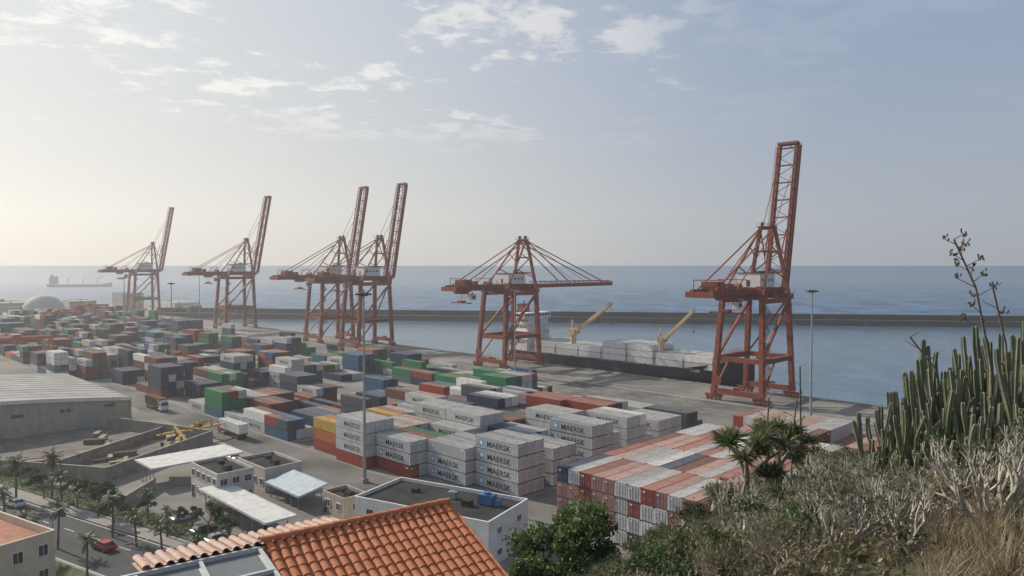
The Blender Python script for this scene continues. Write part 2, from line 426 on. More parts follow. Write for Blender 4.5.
def blk(name,u0,v0,v1,dens,wts,minh=1,maxh=4,ps=.12,run=3,nb=5):
    nr=int((v1-v0)/2.58)
    us=[u0+12.4*k+(1.6 if k>=3 else 0) for k in range(nb)]
    def h(i,j):
        if (j%11)==10: return 0
        g=j//run
        if clus((name,'h',i),g,R.random)>dens: return 0
        b=clus((name,'g',i),g,lambda:R.randint(minh,maxh))+clus((name,'g2',i),j//2,lambda:R.choice((0,0,0,-1)))
        return max(1,b)
    def c(i,j,k):
        if R.random()<ps: return '*'
        base=clus((name,'c',i),j//3,lambda:pick(wts))
        return base if R.random()<.66 else pick(MIX)
    place_grid(us,v0,nr,h,c,pitch=2.58)
W1=[('grey',4.5),('white',.8),('green',1),('navy',3),('blue',1.6),('red',1.6),('brown',2.2),('slate',2.2)]
W2=[('navy',4),('slate',5),('brown',3.2),('red',1.4),('green',1.6),('blue',1.8),('grey',1.8),('teal',1.2),('orange',.2),('white',.3)]
WG=[('green',7),('blue',1.6),('navy',1),('grey',1)]
blk('C',173,92,166,.50,W1,1,3)
blk('C2',173,170,194,.8,WG,1,3,.1,3)
blk('D',247,92,166,.54,W1,1,4)
blk('D2',247,170,194,.7,[('green',3),('blue',2),('navy',2),('grey',2)],1,3,.1,3)
blk('E',321,78,192,.62,W2,1,4)
blk('F',395,80,194,.68,W2,1,4)
blk('G',469,92,194,.70,W2,2,4)
blk('H',543,104,194,.72,W2,2,5)
blk('I',617,118,200,.74,W2,2,5)
n_yard=len(POOL)
for gi,(u0,nh) in enumerate([(144.2,2),(157.4,2),(171.4,3),(184.6,3),(197.8,2),(211,2),(224.4,2)]):
    place_grid([u0],251.6,6,lambda i,j,nh=nh:nh,lambda i,j,k:'white',z0=4.6,pitch=2.75)
deck=POOL[n_yard:]; yard=POOL[:n_yard]
yard.sort(key=lambda p:(UV(p[0],p[1]).length))
nn_=300-len(deck)-7
near=yard[:nn_]+deck; far=yard[nn_:]
for idx,(u,v,z,Lc,c,tx,ra_) in enumerate(near):
    ondeck=idx>=nn_
    o=add('shipping_container',getc(c,Lc,tx),UV(u,v,z),(0,0,ra_),label=('long ' if Lc>8 else 'short ')+CC[c][1]+' shipping container '+('stacked on the ship deck' if ondeck else 'standing on the yard concrete' if z<1 else 'stacked on other containers'),cat='shipping container',group='containers stacked on the ship deck' if ondeck else 'shipping containers stacked in the yard')
    if c not in DM: DM[c]=door_mesh(CM[c][0])
    if not ondeck: add('door',DM[c],(-Lc/2+.03,0,0),(0,0,0),o)
mb=MB(); keys=list(CC.keys()); mats=[]
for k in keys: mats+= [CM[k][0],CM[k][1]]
ti=len(mats); mats.append(mat('lettering_navy',(.015,.025,.05))); fi=len(mats); mats.append(MATS['container_frame_shadow'])
for (u,v,z,Lc,c,tx,a) in far:
    p=UV(u,v,z); n0=len(mb.f)
    ki=keys.index(c)*2
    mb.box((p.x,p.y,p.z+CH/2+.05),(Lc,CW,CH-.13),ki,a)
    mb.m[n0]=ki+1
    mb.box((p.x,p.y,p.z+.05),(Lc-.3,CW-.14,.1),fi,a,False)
    if tx and p.length<360:
        T=TXT; i=len(mb.v); ca,sa=math.cos(a),math.sin(a)
        for q in T[0]:
            lx,ly=-(q.x)*1.15-.6,CW/2+.01
            mb.v.append((p.x+lx*ca-ly*sa,p.y+lx*sa+ly*ca,p.z+.70+q.y))
        for f in T[1]: mb.f.append(tuple(i+k for k in f)); mb.m.append(ti)
add('shipping_containers',mb.mesh('shipping_containers',mats),label='distant rows of mixed coloured stacked shipping containers',cat='shipping containers',kind='stuff')
print('containers',len(POOL))

# ---------------------------------------------------------------- quay cranes
def LX(z): return 8.5-1.5*(z-2.6)/33.4
def LYl(z): return -11+2.6*(z-2.6)/33.4
def LYw(z): return 11-.8*(z-2.6)/33.4
def crane_meshes():
    P={}
    for nm,f in (('l',LYl),('w',LYw)):
        for s in (1,-1):
            m=MB(); m.beam((s*LX(2.6),f(2.6),2.6),(s*LX(36),f(36),36),1.45,1.75)
            for z in (9,15,21,27,33): m.box((s*LX(z),f(z),z),(1.7,2.0,.35))
            P['leg',nm,s]=m.mesh('leg',[M_crane])
    m=MB()
    m.box((0,0,1.75),(6.2,.7,.8))
    for x in (-2.2,-.8,.8,2.2): m.tube((x,-.3,.5),(x,.3,.5),.45,.45,10,1)
    for x in (-1.5,1.5): m.box((x,0,1.15),(2.4,.9,.7),0)
    P['bogie']=m.mesh('bogie',[M_crane,M_dark])
    m=MB(); m.beam((-9.4,0,3.3),(9.4,0,3.3),1.4,1.8); m.box((0,.9,4.4),(3.5,.8,1.0)); P['sill']=m.mesh('sill_beam',[M_crane])
    m=MB()
    for s in (-1,1):
        def q(f,z,d=0): return (s*LX(z),f(z)+d,z)
        m.beam(q(LYl,14.5,.8),q(LYw,14.5,-.8),1.1,1.9)
        m.beam(q(LYl,15.6,.6),q(LYw,33.8,-.6),.85,.85)
        m.beam(q(LYl,34.8,.7),q(LYw,34.8,-.7),1.0,1.6)
        m.beam(q(LYl,3.8,.6),(s*LX(13.8),-1.5,13.8),.55,.55)
        x=s*LX(15); o=s*1.1
        m.box((x+o,0,15.4),(1.0,20,.1))
        for z in (16.0,16.5): m.beam((x+o*1.4,-10,z),(x+o*1.4,10,z),.07,.07)
        for k in range(12): m.beam((x+o*1.4,-9.9+k*1.8,15.4),(x+o*1.4,-9.9+k*1.8,16.5),.06,.06)
    for f in (LYl,LYw):
        x=LX(14.5)-.7; m.beam((-x,f(14.5),14.5),(x,f(14.5),14.5),1.0,1.6)
        m.beam((-8.6,f(36.2),36.2),(8.6,f(36.2),36.2),1.5,1.9)
    m.beam((-LX(15.2)+.5,LYw(15.2),15.2),(LX(35)-.7,LYw(35),34.6),.5,.5)
    for yy in (-9.8,11.6):
        m.box((0,yy,37.3),(17.5,1.2,.12))
        for z in (37.9,38.4): m.beam((-8.7,yy+(.6 if yy>0 else -.6),z),(8.7,yy+(.6 if yy>0 else -.6),z),.07,.07)
        for k in range(9): m.beam((-8.6+k*2.15,yy+(.6 if yy>0 else -.6),37.3),(-8.6+k*2.15,yy+(.6 if yy>0 else -.6),38.4),.06,.06)
    m.box((6.2,-7.2,16.4),(2.4,2.4,2.2)); m.tube((-7.0,-12.2,7),(-7.0,-11.6,7),1.7,1.7,18); m.box((5,-5.5,38.6),(2.2,3,2.4))
    P['portal']=m.mesh('portal_frame',[M_crane])
    m=MB()
    for x in (-3.2,3.2): m.beam((x,-34,38),(x,14.6,38),1.2,2.5)
    for k in range(8): y=-33.3+k*6.7; m.beam((-2.6,y,38),(2.6,y,38),.5,.8)
    for k in range(7): y=-33+k*6.7; m.beam((-2.6,y,38.6),(2.6,y+6.5,38.6),.25,.25)
    for x in (-4.6,4.6):
        m.box((x,-10,37.6),(1.1,48,.12))
        for z in (38.2,38.75): m.beam((x*1.11,-34,z),(x*1.11,14,z),.07,.07)
        for k in range(25): m.beam((x*1.11,-34+k*2,37.6),(x*1.11,-34+k*2,38.75),.06,.06)
    m.box((0,-34.4,37.6),(9.6,1.4,1.8)); m.box((0,-27,40.4),(5.5,4.5,2.6)); m.box((2.5,-23,40.1),(2.2,2.2,1.9)); m.tube((-2,-13,39.9),(2,-13,39.9),.9,.9,12)
    for y in (-30,-15): m.beam((-5,y,38.5),(-5,y,42.2),.2,.2); m.beam((5,y,38.5),(5,y,42.2),.2,.2); m.beam((-5,y,42.2),(5,y,42.2),.3,.3)
    P['girder']=m.mesh('main_girder',[M_crane])
    m=MB()
    for x in (-1,1):
        m.beam((x*7.2,10.2,37),(x*2.6,9,60),1.0,1.1)
        m.beam((x*7.2,-8.2,37),(x*2.6,8,59.5),.65,.65)
        m.beam((x*3.2,-31,39),(x*2.5,8,60),.38,.38)
        m.beam((x*3.2,-18,39),(x*2.5,8,59),.25,.25)
        m.beam((x*6.0,9.8,42.5),(x*5.2,-.6,46.3),.35,.35); m.beam((x*4.6,9.5,50),(x*3.9,3.8,54),.3,.3)
    m.beam((-3.2,9,60.3),(3.2,9,60.3),1.0,1.0); m.box((0,8.5,61),(6.5,3.4,.15))
    for z,x in ((44.5,5.6),(52,4.2)): m.beam((-x,9.8,z),(x,9.8,z),.5,.6); m.box((0,10.7,z+.35),(2*x,1.1,.1)); m.beam((-x,11.2,z+1.4),(x,11.2,z+1.4),.07,.07)
    m.beam((-5.6,9.9,44.5),(4.1,9.6,52),.35,.35)
    for z in (61.6,62.1):
        for y in (6.9,10.1): m.beam((-3.2,y,z),(3.2,y,z),.07,.07)
    for x in (-1.8,1.8): m.tube((x-.15,8.8,61.8),(x+.15,8.8,61.8),.9,.9,14)
    P['apex']=m.mesh('apex_frame',[M_crane])
    m=MB()
    for x in (-3.2,3.2):
        m.beam((x,0,0),(x,55,0),.85,1.6); m.beam((x,1,2.2),(x,54,1.9),.28,.28)
        for k in range(16): y=1+k*3.3; m.beam((x,y,.7),(x,y+1.65,2.1),.18,.18); m.beam((x,y+1.65,2.1),(x,y+3.3,.7),.18,.18)
    for k in range(9): y=.8+k*6.6; m.beam((-2.8,y,0),(2.8,y,0),.4,.6)
    for k in range(17): y=1+k*3.25; a=-2.7 if k%2 else 2.7; m.beam((a,y,.3),(-a,y+3.2,.3),.2,.2)
    m.beam((-3.7,55.2,.4),(3.7,55.2,.4),.9,2.4)
    m.box((4.25,27.5,-.4),(.8,54,.1)); m.box((-4.25,27.5,-.4),(.8,54,.1))
    for s in (1,-1):
        for z in (.25,.75): m.beam((s*4.65,0,z),(s*4.65,55,z),.07,.07)
        for k in range(28): m.beam((s*4.65,k*2,-.4),(s*4.65,k*2,.75),.06,.06)
    P['boom']=m.mesh('boom',[M_crane])
    m=MB()
    for x in (-1,1):
        for y in (37,62): m.beam((x*2.6,9,60),(x*3.2,y,40.2),.34,.42)
        m.beam((x*2.4,9,60.6),(x*3.0,50,39.5),.15,.15)
    P['stay_low']=m.mesh('boom_stay',[M_crane])
    m=MB()
    for x in (-1,1):
        m.beam((x*2.6,9,60),(x*2.9,13.2,50.5),.32,.4); m.beam((x*2.9,13.2,50.5),(x*3.2,16.4,60),.32,.4)
        m.beam((x*2.6,9,60.4),(x*3.2,14.2,48),.22,.22); m.beam((x*2.0,9.5,60.4),(x*3.0,20.4,80),.18,.18)
    P['stay_up']=m.mesh('boom_stay',[M_crane])
    m=MB(); m.box((0,0,2.9),(8.2,10.5,4.8),0)
    m.box((0,0,5.42),(8.6,10.9,.22),1)
    for k in range(4): m.box((4.12,-3.4+k*2.2,3.0),(.06,1.0,.8),2); m.box((-4.12,-3.4+k*2.2,3.0),(.06,1.0,.8),2)
    m.box((0,-5.27,1.9),(1.1,.06,2.2),2); m.box((1.5,2,5.8),(2,2,.6),1)
    P['house']=m.mesh('machinery_house',[M_white,M_greyroof,M_dark])
    m=MB()
    m.box((0,0,.6),(7.2,5,.5),0); m.box((0,0,-.2),(5.2,4,.9),0)
    for x in (-3,3):
        for y in (-2,2): m.tube((x-.2,y,1.0),(x+.2,y,1.0),.4,.4,10,1)
    for x in (-1.6,1.6):
        for y in (-1.2,1.2): m.beam((x,y,-.4),(x*.8,y*.6,-3.6),.06,.06,1)
    m.box((0,0,-4.1),(3.2,2.0,.8),0); m.box((0,0,-4.7),(10.5,.7,.35),0)
    for x in (-5.2,5.2): m.box((x,0,-4.85),(.35,2.5,.4),0)
    P['trolley']=m.mesh('trolley',[M_crane,M_dark,M_yellow])
    m=MB(); m.box((0,0,0),(2.2,2.6,2.3),0); m.box((0,1.32,-.1),(1.9,.05,1.7),1); m.box((1.12,0,.1),(.05,2,1.2),1); m.box((-1.12,0,.1),(.05,2,1.2),1)
    m.beam((0,0,1.1),(0,0,2.3),.4,.4,2); m.box((0,0,1.24),(2.5,2.9,.16),2)
    P['cab']=m.mesh('operator_cabin',[M_white,M_glass,M_crane])
    m=MB()
    z=3.0; side=1
    while z<33.5:
        z2=min(z+3.1,34.2)
        y0,y1=(-1.6,1.6) if side>0 else (1.6,-1.6)
        ox=-1.5*(z-2.6)/33.4; oy=2.6*(z-2.6)/33.4
        for o in (-.35,.35): m.beam((ox+o,oy+y0,z),(ox+o,oy+y1,z2),.1,.28)
        m.beam((ox+.4,oy+y0,z+1),(ox+.4,oy+y1,z2+1),.06,.06); m.beam((ox-.4,oy+y0,z+1),(ox-.4,oy+y1,z2+1),.06,.06)
        m.box((ox,oy+y1+(.5 if y1>0 else -.5),z2),(.9,1.0,.1)); 
        for q in (.5,-.5): m.beam((ox+q*.9,oy+y1+(1 if y1>0 else -1),z2),(ox+q*.9,oy+y1+(1 if y1>0 else -1),z2+1),.06,.06)
        z=z2; side=-side
    P['stair']=m.mesh('access_stair',[M_crane])
    m=MB()
    for k in range(4): m.box((k*1.1,0,0),(.7,.1,.9),0)
    P['flood']=m.mesh('floodlight_rack',[M_steel])
    return P
CP=crane_meshes()
def crane(u,raised,label,sc_=1.0,ang=80):
    parts=[]
    for s in (-1,1):
        for nm,y in (('l',-11),('w',11)):
            parts.append(('leg',CP['leg',nm,s])); parts.append(('bogie',CP['bogie'],(s*8.5,y,0)))
    for y in (-11,11): parts.append(('sill_beam',CP['sill'],(0,y,0)))
    parts+= [('portal_frame',CP['portal']),('main_girder',CP['girder']),('apex_frame',CP['apex'])]
    parts.append(('boom',CP['boom'],(0,15.4,38),(math.radians(ang) if raised else 0,0,0)))
    parts.append(('boom_stay',CP['stay_up' if raised else 'stay_low']))
    parts.append(('machinery_house',CP['house'],(0,1.0,38.9)))
    ty=-28 if not raised else -19
    parts.append(('trolley',CP['trolley'],(0,ty,36))); parts.append(('operator_cabin',CP['cab'],(1.5,ty+4.6,33.6)))
    parts.append(('access_stair',CP['stair'],(9.9,-11,0))); parts.append(('floodlight_rack',CP['flood'],(-1.6,-10.8,35.4)))
    return thing('container_crane',label,'container crane',UV(u,233),(0,0,math.radians(-45)),parts,group='ship-to-shore cranes along the quay',scale=(1,1,sc_))
crane(118,True,'rust red quay crane with its lattice boom raised beside moored ship',.955,80)
crane(235,False,'rust red quay crane with its boom lowered over the ship',.93)
crane(347,True,'rust red quay crane with raised boom standing close to another',.99,80)
crane(386,True,'rust red quay crane with raised boom standing close to another',1.0,80)
crane(512,True,'rust red quay crane with raised boom on the open quay',1.03,79)
crane(697,True,'hazy red quay crane with raised boom near the breakwater',1.05,79)

def gantry_meshes():
    l=MB()
    for x in (-4,4): l.beam((x,0,1.4),(x*.75,0,17),.7,.8)
    l.beam((-5,0,1.6),(5,0,1.6),.8,.8); l.beam((-3.6,0,10),(3.6,0,10),.3,.3)
    b=MB()
    for x in (-2.6,2.6): b.beam((x,-12.5,17.6),(x,12.5,17.6),.9,1.5)
    for y in (-12,12): b.beam((-3.2,y,17.4),(3.2,y,17.4),.7,.9)
    t=MB(); t.box((0,0,18.9),(6.5,3.5,1.6)); t.box((0,2.6,15.6),(1.8,1.8,2)); t.beam((0,0,17),(0,0,11),.15,.15); t.box((0,0,10.8),(12,2.2,.4))
    w_=MB(); w_.tube((0,-.3,0),(0,.3,0),.75,.75,12)
    return [x.mesh(n_,m_) for x,n_,m_ in ((l,'leg_frame',[M_or]),(b,'crossbeam',[M_or]),(t,'trolley',[M_or]),(w_,'wheel',[M_rubber]))]
M_or=mat('gantry_orange',(.42,.09,.03),.55,var=.15,scale=.5,streak=.3)
GM=gantry_meshes()
for u,v in ((356,72),(530,128),(610,168)):
    thing('yard_gantry','orange rubber tyred gantry straddling container rows','yard gantry',UV(u,v),(0,0,math.radians(-45)),
      [('leg_frame',GM[0],(0,-12,0)),('leg_frame',GM[0],(0,12,0)),('crossbeam',GM[1]),('trolley',GM[2],(0,-3,0))]+[('wheel',GM[3],(x,y,.75)) for x in (-4.2,4.2) for y in (-12,12)],group='gantries in the container yard',scale=.85)

# ---------------------------------------------------------------- ship
M_hull=mat('hull_navy',(.010,.014,.028),.5,var=.2,scale=.3,streak=.2); M_boot=mat('hull_boot_red',(.25,.05,.04),.6,var=.2)
M_deck=mat('deck_green_grey',(.16,.12,.10),.8,var=.2)
secs=[(-62,6.5,3.5,5.0),(-58,8.5,7,4.8),(-48,9.6,9.3,4.6),(-20,9.8,9.8,4.6),(20,9.8,9.8,4.6),(38,9.2,8,4.9),(48,7.8,5,6.8),(55,5.6,2.2,8.4),(60,2.8,.6,9.2),(63,.3,.1,9.8)]
mb=MB()
rings=[]
for x,wd,ww,zd in secs:
    f=(x>40)*(x-40)
    ring=[(x,-wd,zd),(x,-wd*.6-ww*.4,1.2),(x-f*.12,-ww,-1.8),(x-f*.18,-ww*.95,-4),(x-f*.18,ww*.95,-4),(x-f*.12,ww,-1.8),(x,wd*.6+ww*.4,1.2),(x,wd,zd)]
    rings.append(ring)
for a,b in zip(rings,rings[1:]):
    for j in range(7):
        if j==3: continue
        mb.poly([a[j],b[j],b[j+1],a[j+1]],1 if j in(2,4) else 0)
    mb.poly([(a[0][0],a[0][1],a[0][2]-.9),(a[7][0],a[7][1],a[7][2]-.9),(b[7][0],b[7][1],b[7][2]-.9),(b[0][0],b[0][1],b[0][2]-.9)],2)
mb.poly(rings[0],0)
hull=mb.mesh('hull',[M_hull,M_boot,M_deck])
m=MB()
m.box((-53,0,7),(12,17,6),0); m.box((-53,0,11.8),(11,15.5,3.6),0); m.box((-53,0,15.2),(10,14.5,3.2),0); m.box((-52,0,18.2),(9,14,2.8),0); m.box((-51.5,0,20.9),(7,19,2.6),0)
for z,y0,xf in ((8,8.52,-53),(11.8,7.77,-53),(15.2,7.27,-53),(18.2,7.02,-52)):
    for s in (1,-1):
        for k in range(6): m.box((xf-4+k*1.6,s*y0,z+.3),(.8,.06,.8),1)
for k in range(9): m.box((-47.97,-8+k*2,21.2),(.06,1.5,1.1),1)
for s in (1,-1): m.box((-51.5,s*9.52,21.2),(5,.06,1.1),1)
for z,a in ((10.0,18),(13.6,16.5),(16.9,15.5),(19.6,15)): m.box((-53,0,z+.02),(13,a,.14),0)
sup=m.mesh('superstructure',[M_white,M_glass])
m=MB(); m.box((-57.5,0,22),(4,4.5,7),0); m.box((-57.5,0,25.8),(4.2,4.7,.8),1); m.tube((-58,1,26),(-58,1,27.4),.35,.35,8,1)
fun=m.mesh('funnel',[M_boot,M_dark])
m=MB(); m.tube((-51.5,0,22),(-51.5,0,31),.25,.12,8); m.beam((-51.5,-2.5,28),(-51.5,2.5,28),.12,.12); m.box((-51.2,0,26),(.4,3,.3)); m.tube((58,0,7),(58,0,15),.2,.1,8)
mast=m.mesh('mast',[M_white])
m=MB()
for x in range(-44,46,13): m.box((x+5,0,4.15),(11.6,17,.9),0)
hat=m.mesh('hatch_cover',[mat('hatch_paint',(.28,.22,.18),.8,var=.2)])
m=MB(); m.tube((0,0,0),(0,0,10),1.35,1.25,14); m.box((0,0,11.2),(3.2,3.0,2.8)); m.box((1.9,1.2,11.5),(1,.9,1.6),1)
for s in (-.8,.8): m.beam((1,s,11),(21,s*.5,24.5),.8,1.2)
for k in range(6): t=.15+k*.15; m.beam((1+20*t,-.7*(1-t*.5),11+13.5*t),(1+20*t,.7*(1-t*.5),11+13.5*t),.3,.4)
m.beam((-.6,0,12),(-.6,0,16.5),.7,.8); m.beam((-.6,0,16.3),(21,0,24.9),.1,.1,1); m.tube((21,0,24.2),(20.9,0,16),.05,.05,5,1); m.box((20.9,0,15.8),(.6,.5,1.0),1)
scr=m.mesh('deck_crane',[mat('deck_crane_cream',(.64,.48,.26),.55,var=.1,streak=.3),M_dark])
rl=MB()
for s in (1,-1):
    for k in range(45): x=-46+k*2; rl.beam((x,s*9.6,4.6),(x,s*9.6,5.7),.06,.06)
    for z in (5.1,5.7): rl.beam((-46,s*9.6,z),(42,s*9.6,z),.06,.06)
thing('cargo_ship','dark hulled feeder cargo ship with cream deck cranes moored at quay','ship',UV(194,259.4,0),(0,0,math.radians(-45)),
 [('hull',hull),('superstructure',sup),('funnel',fun),('mast',mast),('hatch_cover',hat),('railing',rl.mesh('railing',[M_white])),('deck_crane',scr,(-20.5,-6,4)),('deck_crane',scr,(26,-6,4),(0,0,0),(.7,1,.95))])
mb=MB(); hl=[(-65,8,6),(-60,9,5),(40,9,5),(58,6,7),(66,.5,9)]
for a,b in zip(hl,hl[1:]):
    for s in (1,-1): mb.poly([(a[0],s*a[1],a[2]),(b[0],s*b[1],b[2]),(b[0]-2,s*b[1]*.8,-1),(a[0]-2 if a[0]>0 else a[0],s*a[1]*.8,-1)],0)
    mb.poly([(a[0],-a[1],a[2]),(a[0],a[1],a[2]),(b[0],b[1],b[2]),(b[0],-b[1],b[2])],0)
mb.poly([(-65,-8,6),(-65,8,6),(-65,6,-1),(-65,-6,-1)],0)
h2=mb.mesh('hull',[M_hull])
m=MB(); m.box((-54,0,12),(12,15,12),0); m.box((-53,0,19.5),(9,17,3),0); m.box((-58,0,22),(4,4,5),0)
s2=m.mesh('superstructure',[M_dark])
m=MB()
for x in (-25,5,35): m.tube((x,0,5),(x,0,19),.8,.6,8); m.beam((x,0,17),(x+15,0,22),.6,.6)
thing('cargo_ship','distant dark cargo ship anchored on the open sea','ship',(-945,1620,-3),(0,0,math.radians(8)),[('hull',h2),('superstructure',s2),('deck_crane',m.mesh('deck_crane',[M_dark]))],scale=(1,1,1.1))

# ---------------------------------------------------------------- light masts
def mast_mesh(h):
    m=MB(); m.tube((0,0,0),(0,0,h),.36,.16,10,0); m.box((0,0,.4),(1.2,1.2,.8),1)
    h1=MB()
    h1.tube((0,0,h-.5),(0,0,h+.2),.9,.9,12,0)
    for k in range(8):
        t=k*math.pi/4; h1.box((1.25*math.cos(t),1.25*math.sin(t),h-.15),(.7,.5,.35),0,t)
    return m.mesh('pole',[M_steel,M_cwall]),h1.mesh('lamp_head',[M_dark])
MM=mast_mesh(38)
for (x,y,s) in ((82,202,1),(-30.5,152,1.03),(1,262,.97),(-152,330,.97),(-215,410,1),(-262,620,1.1),(-330,440,1),(-390,560,1.1)):
    thing('light_mast','tall slender grey floodlight mast standing in the container yard','light mast',(x,y,0),(0,0,R.random()),[('pole',MM[0]),('lamp_head',MM[1])],group='floodlight masts in the yard',scale=s)
m=MB(); m.tube((0,0,0),(0,0,9),.1,.06,8); 
for s in (1,-1): m.beam((0,0,8.9),(s*1.6,0,9.3),.07,.07)
SLp=m.mesh('pole',[M_steel]); m=MB()
for s in (1,-1): m.box((s*1.9,0,9.3),(.8,.3,.15))
SLh=m.mesh('lamp_head',[M_dark])

# ---------------------------------------------------------------- road at the foot of the hill
d=Vector((.857,-.515,0)); nn=Vector((.515,.857,0)); ra=math.atan2(d.y,d.x)
def RD(a,b,z=0): return d*a+nn*b+Vector((0,0,z))
def rstrip(mb,a0,a1,b0,b1,z,m=0): mb.poly([RD(a0,b0,z),RD(a1,b0,z),RD(a1,b1,z),RD(a0,b1,z)],m)
mb=MB(); rstrip(mb,-260,30,40,72,.02); add('road',mb.mesh('road',[M_asph]),kind='structure')
mb=MB()
for k in range(34):
    rstrip(mb,-250+k*8,-247+k*8,67.8,67.95,.028); rstrip(mb,-250+k*8,-247+k*8,47,47.15,.028)
for b in (60.2,71.5,55.2,41): rstrip(mb,-260,30,b,b+.15,.028)
add('road_markings',mb.mesh('road_markings',[M_line]),kind='structure')
def rbox(mb,a0,a1,b0,b1,z0,z1,m=0):
    c=RD((a0+a1)/2,(b0+b1)/2,(z0+z1)/2); mb.box(c,(a1-a0,b1-b0,z1-z0),m,ra)
M_grass=mat('verge_planting',(.06,.08,.032),.95,var=.4,scale=.6,bump=.5)
mb=MB(); rbox(mb,-260,30,55.5,60,-.02,.14,0); rbox(mb,-260,30,56,59.5,.1,.2,1)
add('median_pavement',mb.mesh('median_pavement',[M_pave,M_grass]),kind='structure')
mb=MB(); rbox(mb,-260,30,72,75,-.02,.14,0); rbox(mb,-260,10,75.2,80.5,-.02,.2,1); add('pavement',mb.mesh('pavement',[M_pave,M_grass]),kind='structure')

# ---------------------------------------------------------------- cars
def car_meshes(paint):
    m=MB()
    low=[(-2.1,.3),(-2.15,.75),(-1.9,.93),(1.2,.98),(2.0,.84),(2.15,.55),(2.1,.3)]
    W=.88
    for a,b in zip(low,low[1:]): m.poly([(a[0],-W,a[1]),(a[0],W,a[1]),(b[0],W,b[1]),(b[0],-W,b[1])],0)
    for s in (1,-1): m.poly([(x,s*W,z) for x,z in low],0)
    m.poly([(-1.25,-.68,1.40),(-1.25,.68,1.40),(.25,.68,1.44),(.25,-.68,1.44)],0)
    body=m.mesh('body',[paint])
    g=MB()
    g.poly([(-1.85,-.8,.93),(-1.85,.8,.93),(-1.25,.68,1.40),(-1.25,-.68,1.40)]); g.poly([(.25,-.68,1.44),(.25,.68,1.44),(1.05,.8,.98),(1.05,-.8,.98)])
    for s in (1,-1): g.poly([(-1.85,s*.8,.93),(-1.25,s*.68,1.4),(.25,s*.68,1.44),(1.05,s*.8,.98)])
    gl=g.mesh('window',[M_glass])
    w=MB(); w.tube((0,-.1,0),(0,.1,0),.32,.32,14,0); w.tube((0,-.11,0),(0,.11,0),.18,.18,10,1)
    wh=w.mesh('wheel',[M_rubber,M_steel])
    l=MB(); l.box((0,0,0),(.06,.32,.14)); hl=l.mesh('headlight',[M_white])
    return body,gl,wh,hl
CARS={k:car_meshes(mat('car_paint_'+k,c,.3,var=.03,spec=.6)) for k,c in {'red':(.40,.03,.02),'white':(.6,.6,.6),'silver':(.3,.31,.32),'black':(.03,.03,.035),'blue':(.05,.1,.22)}.items()}
def car(k,loc,rz):
    b,g,w_,h=CARS[k]
    parts=[('body',b),('window',g)]+[('wheel',w_,(x,y,.32)) for x in (-1.35,1.35) for y in (-.82,.82)]+[('headlight',h,(2.1,y,.66)) for y in (-.6,.6)]
    thing('car',k+' hatchback car on the asphalt','car',loc,(0,0,rz),parts,group='cars on the road and in the yards')
car('red',RD(-115,66,.03),ra+math.pi)
for a,b,k,f in ((-150,69.5,'white',0),(-170,66,'black',0),(-128,50,'white',1)): car(k,RD(a,b,.03),ra+(0 if f else math.pi))
for i,k in ((0,'silver'),(2,'black'),(5,'white')): car(k,UV(118+i*2.9,50.5,.02),math.radians(45+R.uniform(-3,3)))
for i in range(4): car(R.choice(['white','silver','black']),UV(157+i*2.6,74.5,.02),math.radians(45))
def truck_parts(cab_m):
    c=MB(); c.box((4.9,0,1.95),(2.1,2.4,2.5),0); c.poly([(5.96,-1.05,2.0),(5.96,1.05,2.0),(5.96,1.0,3.0),(5.96,-1.0,3.0)],1)
    for s in (1,-1): c.box((5.2,s*1.21,2.5),(1.0,.04,.8),1)
    c.box((4.7,0,3.35),(1.5,2.2,.35),0)
    t=MB(); t.box((-1,0,1.15),(12.6,.9,.3),0); 
    for s in (1,-1): t.box((-1,s*1.1,1.25),(12.4,.15,.2),0)
    for k in range(8): t.box((-6.6+k*1.6,0,1.25),(.15,2.2,.15),0)
    w=MB()
    w.tube((0,-.15,0),(0,.15,0),.5,.5,14,0); w.tube((0,-.16,0),(0,.16,0),.26,.26,10,1)
    return c.mesh('cab',[cab_m,M_glass]),t.mesh('trailer_chassis',[M_dark]),w.mesh('wheel',[M_rubber,M_steel])
TRK=[(truck_parts(mat('cab_'+n,c,.4,var=.05)),n) for n,c in (('white',(.7,.7,.7)),('red',(.4,.05,.04)),('yellow',(.6,.4,.06)))]
def truck(i,u,v,rz,load=None):
    (c,t,w_),n=TRK[i%3]
    parts=[('cab',c),('trailer_chassis',t)]+[('wheel',w_,(x,y,.5)) for x in (5,-3.2,-4.6,-6,1.8) for y in (-1.05,1.05)]
    thing('terminal_truck',n+' terminal tractor with container trailer on the yard','truck',UV(u,v,.02),(0,0,rz),parts,group='yard trucks')
    if load:
        add('shipping_container',getc(load,12.19,False),UV(u,v,.02)+Vector((math.cos(rz),math.sin(rz),0))*-1.2+Vector((0,0,1.4)),(0,0,rz),label=CC[load][1]+' shipping container carried on a truck trailer',cat='shipping container',group='shipping containers on trailers')
for i,(u,v,f,l) in enumerate([(205,210,1,'blue'),(262,203,0,None),(300,211,1,'red'),(240,84,0,'brown'),(190,85,1,'white'),(330,203,0,'navy')]):
    rz=math.radians(-45 if f==0 else 135) if f<2 else math.radians(45)
    truck(i,u,v,rz,l)
